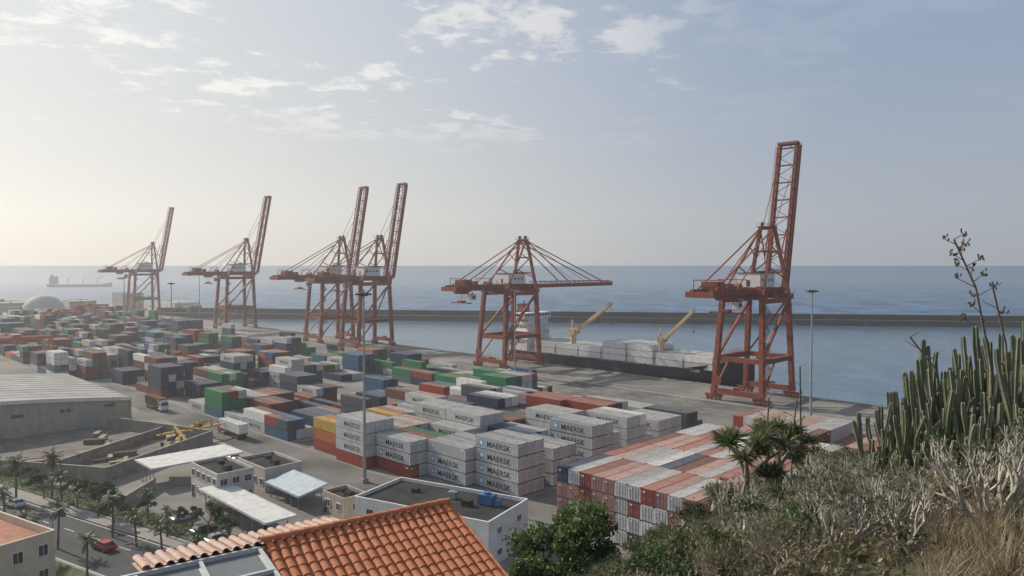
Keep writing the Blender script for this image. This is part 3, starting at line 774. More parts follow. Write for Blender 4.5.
def stacker():
    b=MB(); b.box((0,0,1.5),(7.2,2.6,1.2),0); b.box((-2.9,0,2.4),(1.8,2.6,1.0),0); b.box((0,0,1.0),(5,1.6,.6),1)
    c=MB(); c.box((0,0,3.1),(1.6,1.5,1.9),0); c.box((0,0,3.2),(1.64,1.3,1.2),1); c.box((0,0,4.1),(1.7,1.6,.1),0)
    a=MB(); a.beam((-2.8,.0,3.2),(4.6,.0,5.2),.7,.8); a.beam((4,0,5.0),(7.0,0,5.8),.5,.55); a.beam((1.5,0,1.8),(3.0,0,4.4),.3,.3); a.beam((6.9,0,5.6),(6.9,0,4.2),.5,.5)
    a.box((6.9,0,4.0),(1.0,6.2,.5)); 
    for s in (1,-1): a.box((6.9,s*3.8,3.9),(.4,2.4,.35)); a.box((6.9,s*4.9,3.8),(2.2,.3,.35))
    w=MB(); w.tube((0,-.45,0),(0,.45,0),.85,.85,16,0); w.tube((0,-.46,0),(0,.46,0),.4,.4,10,1)
    return b.mesh('chassis',[M_yellow,M_dark]),c.mesh('cab',[M_yellow,M_glass]),a.mesh('lifting_boom',[M_yellow]),w.mesh('wheel',[M_rubber,M_yellow])
ST=stacker()
for u,v,rz in ((184,70,2.3),(196,79,-.6)):
    thing('reach_stacker','yellow reach stacker with lifting boom parked on the yard','reach stacker',UV(u,v,.02),(0,0,rz),[('chassis',ST[0]),('cab',ST[1]),('lifting_boom',ST[2])]+[('wheel',ST[3],(x,y,.85)) for x in (2.4,-2.4) for y in (-1.2,1.2)],group='reach stackers working in the yard',scale=.8)

# ---------------------------------------------------------------- buildings
def window_mesh(w_,h_):
    m=MB(); m.box((0,0,0),(w_,.08,h_),0); 
    for s in (1,-1): m.box((s*(w_/2+.04),0,0),(.08,.16,h_+.16),1); m.box((0,0,s*(h_/2+.04)),(w_,.16,.08),1)
    m.box((0,-.02,0),(.05,.12,h_),1)
    return m.mesh('window',[M_glass,M_white])
WM={}
def building(name,label,cat,c,dim,rz,wallm,roofm,floors,nx,ny,win=(1.3,1.2),parapet=.6,door=True,extras=None,faces='f',sillz=1.6):
    Lx,Ly,H=dim
    m=MB(); m.box((0,0,H/2),(Lx,Ly,H),0)
    t=.25
    for s in (1,-1):
        m.box((0,s*(Ly/2-t/2+.02),H+parapet/2),(Lx+.04,t,parapet),0); m.box((s*(Lx/2-t/2+.02),0,H+parapet/2),(t,Ly-2*t+.04,parapet),0)
    for f in range(1,floors): m.box((0,0,H*f/floors),(Lx+.12,Ly+.12,.18),0)
    r=MB(); r.poly([(-Lx/2+t,-Ly/2+t,H+.02),(Lx/2-t,-Ly/2+t,H+.02),(Lx/2-t,Ly/2-t,H+.02),(-Lx/2+t,Ly/2-t,H+.02)]); 
    r.box((Lx*.2,0,H+.5),(1.6,1.2,.9)); r.box((-Lx*.25,Ly*.15,H+.35),(1.1,1.1,.6))
    parts=[('wall',m.mesh('wall',[wallm])),('roof',r.mesh('roof',[roofm]))]
    if win not in WM: WM[win]=window_mesh(*win)
    wm=WM[win]
    for f in range(floors):
        z=H*f/floors+sillz+win[1]/2-.3
        for k in range(nx):
            x=-Lx/2+Lx*(k+.5)/nx
            parts.append(('window',wm,(x,-Ly/2-.03,z)))
            if 'b' in faces: parts.append(('window',wm,(x,Ly/2+.03,z),(0,0,math.pi)))
        for k in range(ny):
            y=-Ly/2+Ly*(k+.5)/ny
            parts.append(('window',wm,(Lx/2+.03,y,z),(0,0,math.pi/2)))
            parts.append(('window',wm,(-Lx/2-.03,y,z),(0,0,-math.pi/2)))
    if door:
        dm=MB(); dm.box((0,0,1.05),(1.0,.1,2.1),0); dm.box((.35,-.08,1.0),(.05,.06,.2),1)
        parts.append(('door',dm.mesh('door',[M_dark,M_steel]),(-Lx/2+.9,-Ly/2-.06,0)))
    if extras: parts+=extras
    return thing(name,label,cat,c,(0,0,rz),parts)
rz=math.atan2(-12,21.8)
ex=MB(); ex.box((0,0,.9),(2.6,1.7,1.5)); ex.tube((0,0,1.6),(0,0,2.0),.6,.6,12); ex.box((1.9,0,.5),(.8,1.2,.9)); 
ex2=MB(); ex2.box((0,0,.6),(1.4,1.1,1.1)); ex2.tube((0,0,1.1),(0,0,1.25),.4,.4,12)
building('office_building','long white office block with dark flat roof and blue plant','building',(-11.6,119.4,0),(25.5,12.5,6.6),rz,M_white,M_greyroof,2,4,2,win=(1.2,.9),faces='f',
 extras=[('roof_cooling_unit',ex.mesh('roof_cooling_unit',[mat('blue_plant',(.04,.13,.3),.5)]),(7.5,2.2,6.62)),('roof_cooling_unit',ex2.mesh('roof_cooling_unit',[M_steel]),(1,2,6.62))])
U45=math.radians(-45)
M_dw=mat('dull_white_render',(.50,.48,.44),.9,var=.12,scale=.5,streak=.4,streakcol=(.28,.26,.23))
building('gatehouse','low beige two storey service building with flat roof','building',UV(139.5,60.5),(12,7,6),U45,M_dw,M_greyroof,2,5,3)
building('service_building','small pale service building beside the canopies','building',UV(143,72),(12,8,4.2),U45,M_dw,M_greyroof,1,4,2)
building('service_building','small pale flat roofed service hut beside the yard','building',UV(116,73),(7,5,3.2),U45,M_beige,M_greyroof,1,2,1)
building('service_building','small white flat roofed hut near the container stacks','building',UV(112,80),(6,3.4,2.8),U45,M_dw,M_greyroof,1,2,1)
building('town_house','cream town building with terracotta terrace roof by the road','building',RD(-117.0,43.5,0),(34,15,9.6),ra,mat('cream_render',(.62,.54,.40),.9,var=.08,scale=.5),mat('terracotta_terrace',(.36,.16,.10),.9,var=.2),3,10,5,win=(1.1,1.4),faces='fb',parapet=1.0)
def canopy(label,u0,u1,v0,v1,z,mroof,n=5,tilt=0.0):
    Lx=u1-u0; Ly=v1-v0
    r=MB(); r.poly([(-Lx/2,-Ly/2,z-tilt),(Lx/2,-Ly/2,z-tilt),(Lx/2,Ly/2,z+tilt),(-Lx/2,Ly/2,z+tilt)])
    r.poly([(-Lx/2,-Ly/2,z-.25-tilt),(Lx/2,-Ly/2,z-.25-tilt),(Lx/2,Ly/2,z-.25+tilt),(-Lx/2,Ly/2,z-.25+tilt)][::-1])
    for k in range(n*2+1): 
        x=-Lx/2+Lx*k/(n*2); r.beam((x,-Ly/2,z-.18-tilt),(x,Ly/2,z-.18+tilt),.1,.3)
    for s in (1,-1): r.beam((-Lx/2,s*Ly/2,z-.1+s*tilt),(Lx/2,s*Ly/2,z-.1+s*tilt),.12,.4)
    parts=[('roof',r.mesh('roof',[mroof]))]
    p=MB(); p.tube((0,0,0),(0,0,z-.2-tilt),.1,.1,8); pm=p.mesh('post',[M_steel])
    for k in range(n):
        for s in (1,-1): parts.append(('post',pm,(-Lx/2+Lx*(k+.5)/n,s*(Ly/2-.6),0)))
    thing('canopy',label,'canopy',UV((u0+u1)/2,(v0+v1)/2),(0,0,U45),parts)
M_wroof=mat('white_sheet_roof',(.60,.59,.56),.8,var=.14,scale=.5,streak=.3,streakcol=(.36,.34,.31),spec=.2)
M_blroof=mat('pale_blue_roof',(.44,.50,.53),.7,var=.14,scale=.5,spec=.3)
canopy('flat white sheet metal canopy on posts over parked cars',155,165,53,72,4.2,M_wroof)
canopy('tilted pale blue awning roof on thin posts',122,135,67,73,3.4,M_blroof,tilt=.6)
canopy('long white canopy roof over the gate lanes',110,136,54.5,60,4.0,M_wroof,n=7)
canopy('narrow white canopy roof beside the road',92,106,56,60,3.6,M_wroof,n=4)
def warehouse(label,u0,u1,v0,v1,eave,rise,wallm,roofm):
    Lx=u1-u0; Ly=v1-v0; n=16
    w_=MB(); r=MB()
    arc=[(-Ly/2+Ly*k/n, eave+rise*(1-abs(2*k/n-1)**1.25)) for k in range(n+1)]
    for s in (1,-1):
        w_.poly([(-Lx/2,s*Ly/2,0),(Lx/2,s*Ly/2,0),(Lx/2,s*Ly/2,eave),(-Lx/2,s*Ly/2,eave)])
        w_.poly([(s*Lx/2,-Ly/2,0),(s*Lx/2,Ly/2,0)]+[(s*Lx/2,y,z) for y,z in arc[::-1]])
        for k in range(9): 
            y=-Ly/2+Ly*k/8; w_.box((s*(Lx/2+.1),y,eave/2),(.3,.35,eave),0)
    for a,b in zip(arc,arc[1:]): r.poly([(-Lx/2-.5,a[0],a[1]+.12),(Lx/2+.5,a[0],a[1]+.12),(Lx/2+.5,b[0],b[1]+.12),(-Lx/2-.5,b[0],b[1]+.12)])
    for s in (1,-1):
        for a,b in zip(arc,arc[1:]): r.beam((s*(Lx/2+.55),a[0],a[1]-.2),(s*(Lx/2+.55),b[0],b[1]-.2),.2,1.0,1)
    for k in range(1,12):
        x=-Lx/2+Lx*k/12
        for a,b in zip(arc,arc[1:]): r.beam((x,a[0],a[1]+.14),(x,b[0],b[1]+.14),.12,.12)
    dm=MB(); dm.box((0,0,2.5),(.12,4.5,5)); 
    for k in range(5): dm.box((.08,0,.5+k),(.05,4.5,.06))
    dd=dm.mesh('door',[M_steel])
    wn=MB(); wn.box((0,0,0),(.1,2.6,.9)); wn_=wn.mesh('window',[M_glass])
    parts=[('wall',w_.mesh('wall',[wallm])),('roof',r.mesh('roof',[roofm,M_white]))]
    for k in range(3): parts.append(('door',dd,(Lx/2+.07,-Ly/2+Ly*(k+.5)/3,0)))
    for k in range(6): parts.append(('window',wn_,(Lx/2+.05,-Ly/2+Ly*(k+.5)/6,eave-1.5)))
    thing('warehouse',label,'warehouse',UV((u0+u1)/2,(v0+v1)/2),(0,0,U45),parts)
M_shed=mat('grey_sheet_roof',(.34,.33,.31),.85,var=.2,scale=.12,streak=.4,streakcol=(.20,.18,.15),spec=.2)
warehouse('beige port warehouse with shallow pitched grey roof',227,290,6,72,7.0,2.8,M_beige,M_shed)
warehouse('grey roofed port warehouse beyond the yard',330,400,-12,48,8,3,M_cwall,M_shed)
for (x,y,lx,ly,h,c) in ((-330,720,60,24,9,M_white),(-410,700,40,22,11,M_cwall),(-470,690,50,25,10,M_beige),(-395,760,30,20,16,M_shed),(-300,690,24,12,7,M_cwall),(-520,720,80,30,12,M_shed),(-500,600,40,14,9,M_white),(-490,560,36,14,8,M_blroof)):
    building('port_shed','hazy distant port shed with flat roof','building',(x,y,0),(lx,ly,h),U45+R.uniform(-.1,.1),c,M_shed,1,5,2,win=(2.4,1.2),sillz=h*.5,door=False)
mb=MB(); n1,n2=28,10; Rr=16.5
for i in range(n1):
    for j in range(n2):
        def P(a,b): t=2*math.pi*a/n1; p=math.pi/2*b/n2; return (Rr*math.cos(t)*math.cos(p),Rr*math.sin(t)*math.cos(p),4+Rr*.95*math.sin(p))
        mb.poly([P(i,j),P(i+1,j),P(i+1,j+1),P(i,j+1)])
dome=mb.mesh('dome_shell',[mat('pale_dome',(.42,.41,.39),.8,var=.1,spec=.2)],True)
mb=MB(); mb.tube((0,0,0),(0,0,4),16.7,16.7,28)
thing('storage_dome','large pale grey domed bulk storage building','storage dome',(-398,628,0),(0,0,0),[('dome_shell',dome),('base_wall',mb.mesh('base_wall',[M_cwall]))])
def wall(label,a,b,h,t=.35):
    a=Vector(a);b=Vector(b); m=MB(); m.beam((a.x,a.y,h/2),(b.x,b.y,h/2),t,h); m.beam((a.x,a.y,h+.06),(b.x,b.y,h+.06),t+.15,.12)
    add('boundary_wall',m.mesh('boundary_wall',[M_cwall]),label=label,cat='wall',group='compound walls')
for a,b,h in (((-118,160),(-84,152),3),((-84,152.3),(-76,186),3),((-76,186.4),(-112,204),3),((-118,160.4),(-140,200),3),((-100,157),(-92,196),2.2),((-70,150),(-56,150),1.6),((-72,148),(-72,134),2)):
    wall('weathered grey concrete wall around the works compound',(*a,0),(*b,0),h)
mb=MB(); mb.poly([(-117.5,160.5,.012),(-84.5,152.7,.012),(-76.5,185.8,.012),(-112,203.2,.012),(-139,200,.012)]); add('compound_ground',mb.mesh('compound_ground',[mat('compound_soil',(.14,.125,.105),.95,var=.35,scale=.2)]),kind='structure')
pm=MB()
for k in range(14): pm.tube((-3,(k%5)*.55-1.1,.25+(k//5)*.45),(3,(k%5)*.55-1.1,.25+(k//5)*.45),.24,.24,8)
pipes=pm.mesh('pipe_stack',[mat('rusty_pipe',(.19,.12,.08),.8,var=.3,scale=1)])
pl=MB()
for k in range(7):
    pl.box((R.uniform(-.2,.2),0,.12+k*.22),(5.5,1.6,.14),0,R.uniform(-.03,.03))
planks=pl.mesh('plank_stack',[mat('timber',(.27,.21,.14),.85,var=.3,scale=2)])
for k in range(34):
    t=R.random(); x=-112+R.random()*34; y=163+R.random()*30
    if y<160+(-x-84)*.1+3: y+=4
    add('pipe_stack' if t<.4 else 'plank_stack',pipes if t<.4 else planks,(x,y,.02),(0,0,R.choice((.4,1.95))+R.uniform(-.15,.15)),label='rusty steel pipes stacked on bare ground' if t<.4 else 'stack of timber planks on bare ground',cat='building materials',group='building materials stacked in the compound',scale=R.uniform(.5,.9))

# ---------------------------------------------------------------- vegetation helpers
def rv(): 
    while True:
        v=Vector((R.uniform(-1,1),R.uniform(-1,1),R.uniform(-1,1)))
        if .05<v.length<1: return v.normalized()
def leaf(mb,c,n,s,m,asp=.5,dirv=None):
    a=dirv if dirv else rv(); b=a.cross(n)
    if b.length<.05: b=a.cross(rv())
    b.normalize()
    mb.poly([c-a*s*.5,c+b*s*asp*.5,c+a*s*.5,c-b*s*asp*.5],m)
def limbs(mb,p,dr,L_,r,dep,tips,spread=.6,nc=3,up=.15,n=6,decay=.7,bend=.15):
    segs=3; q=p.copy(); dd=dr.copy()
    for k in range(segs):
        dd=(dd+rv()*bend+Vector((0,0,up*.3))).normalized()
        q2=q+dd*L_/segs; ra_=r*(1-.12*k); rb=r*(1-.12*(k+1))
        mb.tube(q,q2,ra_,rb,n,0,cap=False); q=q2
    if dep==0: tips.append((q,dd)); return
    for k in range(nc+(1 if R.random()<.3 else 0)):
        nd=(dd+rv()*spread+Vector((0,0,up))).normalized()
        limbs(mb,q,nd,L_*decay*R.uniform(.8,1.15),r*.62,dep-1,tips,spread,nc,up,max(4,n-1),decay,bend)
def leafmat(name,c,tr=.3): return mat(name,c,.6,var=.35,scale=1.2,rnd=.15,trans=tr)
G1=leafmat('leaf_green_bright',(.085,.15,.032)); G2=leafmat('leaf_green_dark',(.042,.075,.024)); G3=leafmat('leaf_olive',(.105,.118,.05)); G4=leafmat('leaf_sage',(.16,.165,.095)); G5=leafmat('leaf_yellowish',(.23,.21,.10)); GP=leafmat('palm_green',(.05,.08,.028))
DRY=leafmat('dry_grass',(.43,.345,.215),.35); DRY2=leafmat('dry_grass_brown',(.29,.225,.145),.25)
def tree_mesh(h,rad,nl,ls,mats,seed,trunkr=.15,dep=3,cl=(.14,.26),spread=.75):
    R.seed(seed); t=MB(); tips=[]
    limbs(t,Vector((0,0,0)),Vector((0,0,1)),h*.36,trunkr,dep,tips,spread,3,.12,7,.66)
    c=MB(); per=max(1,nl//len(tips))
    for q,dd in tips:
        cr_=rad*R.uniform(*cl); tone=R.random(); 
        for k in range(int(per*R.uniform(.5,1.5))):
            o=rv()*cr_*(R.random()**.5); o.z*=.7
            leaf(c,q+o,rv(),ls*R.uniform(.6,1.3),0 if tone<.5 else (1 if tone<.8 else 2),.6)
    return t.mesh('trunk',[M_bark]),c.mesh('crown',mats)
def palm_mesh(h,seed,fl=2.6,nf=26):
    R.seed(seed); t=MB(); p=Vector((0,0,0)); dr=Vector((R.uniform(-.05,.05),R.uniform(-.05,.05),1)).normalized()
    for k in range(12):
        q=p+dr*h/12; r=.22-.006*k; t.tube(p,q,r*1.1,r,8,0,cap=False); p=q
    c=MB()
    for i in range(nf):
        a=2*math.pi*i/nf*2.4; el=R.uniform(-.35,1.25); L_=fl*R.uniform(.8,1.1)
        hd=Vector((math.cos(a),math.sin(a),0)); dv=(hd*math.cos(el)+Vector((0,0,math.sin(el)))).normalized(); q=p.copy()
        ns=10
        for k in range(ns):
            q2=q+dv*L_/ns; sd=hd.cross(Vector((0,0,1)))
            c.beam(q,q2,.05,.03,1)
            ll=.62*fl/2.6*math.sin(math.pi*(k+1.2)/(ns+1.6))+.08
            for s in (1,-1):
                for e in (.25,.75):
                    b=q.lerp(q2,e); tipp=b+(sd*s*.8+dv*.5+Vector((0,0,-.35))).normalized()*ll
                    c.poly([b-dv*.05,b+dv*.06,tipp],0)
            q=q2; dv=(dv+Vector((0,0,-.17))).normalized()
    return t.mesh('trunk',[M_bark]),c.mesh('crown',[GP,G5])
T1=tree_mesh(7.5,4,4600,.3,[G2,G1,G3],3,.2); T2=tree_mesh(6,3.4,3800,.28,[G2,G3,G1],5,.18)
P1=palm_mesh(7.5,1); P2=palm_mesh(6,2); 
R.seed(99)
def tree(parts,loc,s,label,grp,cat='tree',name='broadleaf_tree'):
    thing(name,label,cat,loc,(0,0,R.uniform(0,6.28)),[('trunk',parts[0]),('crown',parts[1])],group=grp,scale=s)
tl=[(-74,131,1.15),(-69,127,1.0),(-80,135,.95),(-50,121,1.0),(-45,117,.85),(-55,126,.7),(-40,119,.6),(-98,150,.7),(-90,141,.9)]
for k in range(13):
    a=-165+k*8.6+R.uniform(-1.8,1.8); q=RD(a,78+R.uniform(-1,2),0); tl.append((q.x,q.y,R.uniform(.4,.7)))
for x,y,s in tl:
    tree(R.choice((T1,T2)),(x,y,.1),s*.85,'dense dark green street tree on the road verge','street trees beside the road')
pl_=[(-94,139,1),(-88.5,141,1.05),(-101,143,1),(-84,137,.9),(-60,117,.8),(-54,113,.8),(-66,121,.8),(-47,109,.75),(-98,131,.9),(-85,123,.9),(-72,116,.85),(-110,150,.95),(-118,155,1),(-63,127,.7),(-57,121,.7)]
for a in range(-190,-60,17): q=RD(a,57.8,.1); pl_.append((q.x,q.y,R.uniform(.75,1)))
for x,y,s in pl_:
    tree(R.choice((P1,P2)),(x,y,.1),s,'slim palm tree with drooping fronds by the road','palm trees beside the road','palm tree','palm_tree')
for a in range(-200,0,22):
    thing('street_lamp','double headed grey street lamp on the median','street lamp',RD(a,56.8,.15),(0,0,ra+math.pi/2),[('pole',SLp),('lamp_head',SLh)],group='street lamps along the median')
mb=MB()
for k in range(9000):
    a=R.uniform(-190,-50); b=75.6+R.random()*4; z=R.random()*1.0*(1+.4*math.sin(a*.9))
    leaf(mb,RD(a,b,z),rv(),R.uniform(.2,.4),R.choice((0,1,1,2)),.7)
add('hedge',mb.mesh('hedge',[G2,G3,G1]),label='low clipped green hedge along the pavement',cat='hedge',kind='stuff')

# ---------------------------------------------------------------- hillside
TB=[(-3.3,.1),(-1.5,.5),(-.61,.56),(-.29,.5),(0,.43),(.09,.385),(.245,.268),(.34,.22),(.42,.19),(.61,.145),(1.0,.12),(3.3,.1)]
def hz(x,y):
    dd=math.hypot(x,y); a=math.atan2(x,y)
    for (a0,k0),(a1,k1) in zip(TB,TB[1:]):
        if a0<=a<=a1: k=k0+(k1-k0)*(a-a0)/(a1-a0); break
    f=min(1,dd/4)
    z=45-1.75-k*dd*f
    if dd>23: z-= .58*(dd-23)+.25*max(0,min(1,(dd-23)/5))
    z+=noise.noise(Vector((x*.25,y*.25,0)))*.4*f+noise.noise(Vector((x*.9,y*.9,3)))*.14*f
    return z
mb=MB(); nx,ny=170,120; x0,y0,st=-90,-25,1.1
for j in range(ny+1):
    for i in range(nx+1):
        x=x0+i*st;y=y0+j*st; mb.v.append((x,y,max(hz(x,y),-1.5)))
for j in range(ny):
    for i in range(nx):
        a=j*(nx+1)+i; 
        if max(mb.v[a][2],mb.v[a+1][2],mb.v[a+nx+1][2],mb.v[a+nx+2][2])<-1: continue
        mb.f.append((a,a+1,a+nx+2,a+nx+1)); mb.m.append(0)
M_soil=mat('dry_hillside_soil',(.12,.09,.06),.95,scale=.7,col2=(.07,.065,.035),bump=.8,bscale=5)
add('hillside_terrain',mb.mesh('hillside_terrain',[M_soil],True),kind='structure')
def shrub_leafy(seed,mats,nl=2600,h=1.3,ls=.09,dep=4,asp=.42):
    R.seed(seed); b=MB(); c=MB(); tips=[]
    for k in range(5):
        a=R.uniform(0,6.28); limbs(b,Vector((0,0,-.15)),Vector((math.cos(a)*.7,math.sin(a)*.7,1)).normalized(),h*.36,.035,dep-1,tips,.7,2,.15,5,.78,.25)
    per=nl//len(tips)
    for q,dd in tips:
        tone=R.random()
        for k in range(int(per*R.uniform(.5,1.4))):
            leaf(c,q+rv()*R.random()*.2*h,rv(),ls*R.uniform(.6,1.3),0 if tone<.45 else (1 if tone<.8 else 2),asp,(dd+rv()*.9).normalized())
    return b.mesh('branches',[M_greybark]),c.mesh('foliage',mats)
M_pale=mat('pale_succulent_bark',(.44,.405,.345),.9,var=.25,scale=8,bump=.3)
M_twig=mat('dry_twig',(.34,.285,.22),.9,var=.3,scale=8)
def shrub_bare(seed,h=1.3,leaves=9,ns=7,bark=None,dep=4,r0=.055,spread=.6):
    R.seed(seed); b=MB(); c=MB(); tips=[]
    for k in range(ns):
        a=R.uniform(0,6.28); limbs(b,Vector((0,0,-.15)),Vector((math.cos(a)*.9,math.sin(a)*.9,1)).normalized(),h*(.32 if dep==4 else .27),r0,dep,tips,spread,2,.25,5,.74,.15)
    for q,dd in tips:
        for k in range(leaves):
            l=(dd+rv()*.8).normalized(); leaf(c,q+l*.05,rv(),R.uniform(.05,.1),R.choice((0,0,1)),.3,l)
    return b.mesh('branches',[bark or M_pale]),c.mesh('foliage',[G4,G3])
SH=[shrub_leafy(1,[G2,G3,G1],2800),shrub_leafy(2,[G3,G4,G5],2300,1.2),shrub_leafy(3,[G3,G2,G4],2400,1.05),shrub_bare(4,1.35,4),shrub_bare(5,1.6,3,8),shrub_leafy(6,[G4,DRY2,G3],1700,1.0),shrub_bare(7,1.2,1,8,M_twig,5,.03,.7),shrub_leafy(8,[DRY2,G4,DRY],1700,.95,.08,4,.25)]
SL=['dense green hillside bush','olive green hillside bush','dark olive hillside bush','grey branched succulent shrub with sparse leaves','bare grey forked shrub with leafy tips','half dry sage coloured bush','leafless dry brown twiggy bush','dry brown scrub bush with narrow leaves']
R.seed(5)
def shrub(i,x,y,s):
    thing('shrub',SL[i]+' on the dry slope','shrub',(x,y,hz(x,y)),(R.uniform(-.1,.1),R.uniform(-.1,.1),R.uniform(0,6.28)),[('branches',SH[i][0]),('foliage',SH[i][1])],group='bushes on the hillside',scale=s)
cnt=0; tries=0
pts=[(6.4,20.4),(7.6,20.9)]
while cnt<240 and tries<18000:
    tries+=1
    y=R.uniform(8.2,27); x=y*R.uniform(.03,.80)
    s=x/y
    if y<9.4 and s>.68: continue
    if s<.2 and y<15: continue
    if any((x-a)**2+(y-b)**2<(.48+.022*y)**2 for a,b in pts): continue
    pts.append((x,y))
    if s<.24: i=R.choice((0,1,2,1,2,5))
    elif s<.60: i=R.choice((4,3,5,3,4,6,1,4,2,1,6,3,2,6,0))
    else: i=R.choice((3,5,4,6,6,7,1,4,3))
    sc_=R.uniform(.65,1.1)*(1.0 if y>20 else .8)
    if s<.40 and y>14: sc_*=.66
    if 7.0<x<8.8 and 11.8<y<13.2: sc_*=.6
    shrub(i,x,y,sc_); cnt+=1
T3=tree_mesh(4.6,2.6,9500,.13,[G1,G2,G3],21,.11,4,(.09,.19),.95); R.seed(8)
for x,y,s in ((1.75,25,1.2),(.85,24,.7),(2.7,25,.65)):
    tree(T3,(x,y,hz(x,y)),s,'bright green leafy tree growing on the slope','leafy trees on the slope')
def rosette_tree(seed,tl=.6,dep=2,nleaf=130,nc=2,ll=(.26,.44)):
    R.seed(seed); t=MB(); tips=[]
    limbs(t,Vector((0,0,-.2)),Vector((0,0,1)),tl,.10,dep,tips,.85,nc,.12,8,.7,.1)
    c=MB()
    for q,dd in tips:
        tone=R.choice((0,0,1,2))
        for k in range(nleaf):
            l=(dd*.35+rv()+Vector((0,0,.15))).normalized()
            if l.z<-.35: l.z*=-.5
            L_=R.uniform(*ll); sd=l.cross(rv()).normalized()*.014
            m_=q+l*L_*.5+Vector((0,0,.02)); e=q+l*L_+Vector((0,0,-.03))
            c.poly([q-sd*.6,q+sd*.6,m_+sd,m_-sd],tone); c.poly([m_-sd,m_+sd,e],tone)
    return t.mesh('trunk',[M_greybark]),c.mesh('crown',[G3,G1,G4])
RT=rosette_tree(4,.85,2,120,3,(.28,.48)); RT2=rosette_tree(9,.5,1,150); R.seed(3)
tree(RT,(6.4,20.4,hz(6.4,20.4)),1.3,'bushy spiky dragon tree with forked trunk in the scrub','rosette trees on the slope')
tree(RT,(7.6,20.9,hz(7.6,20.9)),1.1,'bushy spiky dragon tree with forked trunk in the scrub','rosette trees on the slope')
for x,y,s in ((5.4,19.8,1.3),(8.5,21.2,1.3),(7.1,19.4,1.2)):
    tree(RT2,(x,y,hz(x,y)),s,'small low spiky rosette plant in the hillside scrub','rosette trees on the slope')
M_cac=mat('spurge_green',(.10,.125,.07),.65,var=.3,scale=3,rnd=.12,col2=(.20,.205,.13))
def spurge(seed,n,rad,h):
    R.seed(seed); m=MB()
    def stem(b,dirs,hh,r):
        N_=10; prev=None; ph=R.uniform(0,1.5); wb=R.uniform(0,6); wa=R.uniform(.02,.08)
        for k in range(N_+1):
            t=k/(N_-1) if k<N_ else 1.0+.6*r/hh
            if k==N_-1: t=1.0
            tt=min(t,1.0)
            c=b+dirs*hh*(1-(1-tt)**2)+Vector((wa*math.sin(wb+tt*5),wa*math.cos(wb*2+tt*4),hh*t))
            rk=r*(.5 if k==N_ else (.88 if k==N_-1 else R.uniform(.80,1.15)))
            ring=[]
            for j in range(10):
                th=ph+j*math.pi/5; q=rk*(1.28 if j%2==0 else .68); ring.append(len(m.v)); m.v.append(tuple(c+Vector((math.cos(th)*q,math.sin(th)*q,0))))
            if prev:
                for j in range(10): m.f.append((prev[j],prev[(j+1)%10],ring[(j+1)%10],ring[j])); m.m.append(0)
            prev=ring
            if k==3: fork=c.copy()
        m.f.append(tuple(prev)); m.m.append(0); return fork
    for i in range(n):
        a=R.uniform(0,6.28); rr=rad*math.sqrt(R.random()); b=Vector((rr*math.cos(a),rr*math.sin(a),-.1))
        hh=h*R.choice((R.uniform(.35,.7),R.uniform(.6,1.0)))*(1-.22*rr/rad)
        lean=Vector((math.cos(a),math.sin(a),0))*(.03+.2*rr/rad)+Vector((R.uniform(-.13,.13),R.uniform(-.13,.13),0))
        r=R.uniform(.026,.041); fk=stem(b,lean,hh,r)
        for q in range(R.choice((0,1,1,2))):
            a2=R.uniform(0,6.28); stem(fk,Vector((math.cos(a2),math.sin(a2),0))*R.uniform(.12,.38),hh*R.uniform(.3,.6),r*.9)
    return m.mesh('spurge_stems',[M_cac])
SP=[spurge(1,135,1.15,2.9),spurge(2,85,.9,2.3),spurge(3,60,.7,1.7)]
R.seed(4)
for i,x,y,s in ((0,8.9,12.6,1.16),(0,8.1,12.9,.96),(1,7.3,12.6,.98),(2,6.8,12.2,1.0),(0,10.0,13.4,1.24),(2,8.0,11.5,.9),(1,8.9,11.9,.9),(1,7.7,12.0,.9)):
    add('columnar_spurge',SP[i],(x,y,hz(x,y)),(0,0,R.uniform(0,6)),label='clump of tall ribbed grey green candelabra spurge columns',cat='cactus-like plant',group='candelabra spurge clumps',scale=s)
for i,x,y,s in ((6,7.0,11.3,.85),(4,7.7,10.9,.8),(6,8.5,11.2,.95),(3,9.0,10.9,.8),(6,6.4,11.8,.9),(1,9.6,11.6,.7),(6,7.5,11.8,1.0),(4,8.3,11.5,.95),(6,9.3,11.8,1.1)): shrub(i,x,y,s)
def stalk(pts_,nb,cl,label,th=1.0):
    m=MB(); P_=[Vector(p) for p in pts_]
    for k,(a,b) in enumerate(zip(P_,P_[1:])): m.tube(a,b,(.03-.004*k)*th,(.027-.004*k)*th,6,0,cap=False)
    R.seed(nb)
    for k in range(nb):
        t=1-k/nb*.55; seg=t*(len(P_)-1); i=min(int(seg),len(P_)-2); q=P_[i].lerp(P_[i+1],seg-i)
        a=k*2.4; L_=.10+.36*(1-t)+.06; e=q+Vector((math.cos(a)*L_,math.sin(a)*L_,L_*.55))
        m.tube(q,e,.009,.006,4,0,cap=False)
        for j in range(cl):
            o=e+rv()*.06; m.tube(e,o,.003,.003,3,0,cap=False); m.tube(o,o+Vector((R.uniform(-.02,.02),R.uniform(-.02,.02),.045)),.010,.015,5,1)
    e0=P_[0]
    m.v=[(a-e0.x,b-e0.y,c-e0.z) for a,b,c in m.v]
    add('flower_stalk',m.mesh('flower_stalk',[M_bark,mat('dry_pods',(.11,.08,.055),.9)]),tuple(e0),label=label,cat='flower stalk',group='dried flower stalks')
stalk([(8.55,13,41.2),(8.45,13,43.2),(8.15,13,44.6),(7.75,13,45.45)],15,8,'tall dark branched dried agave flower stalk',.8)
stalk([(8.9,13,41.4),(8.7,13,43.6),(8.45,13,44.6)],3,0,'thin bare dried stalk leaning among spurge',.7)
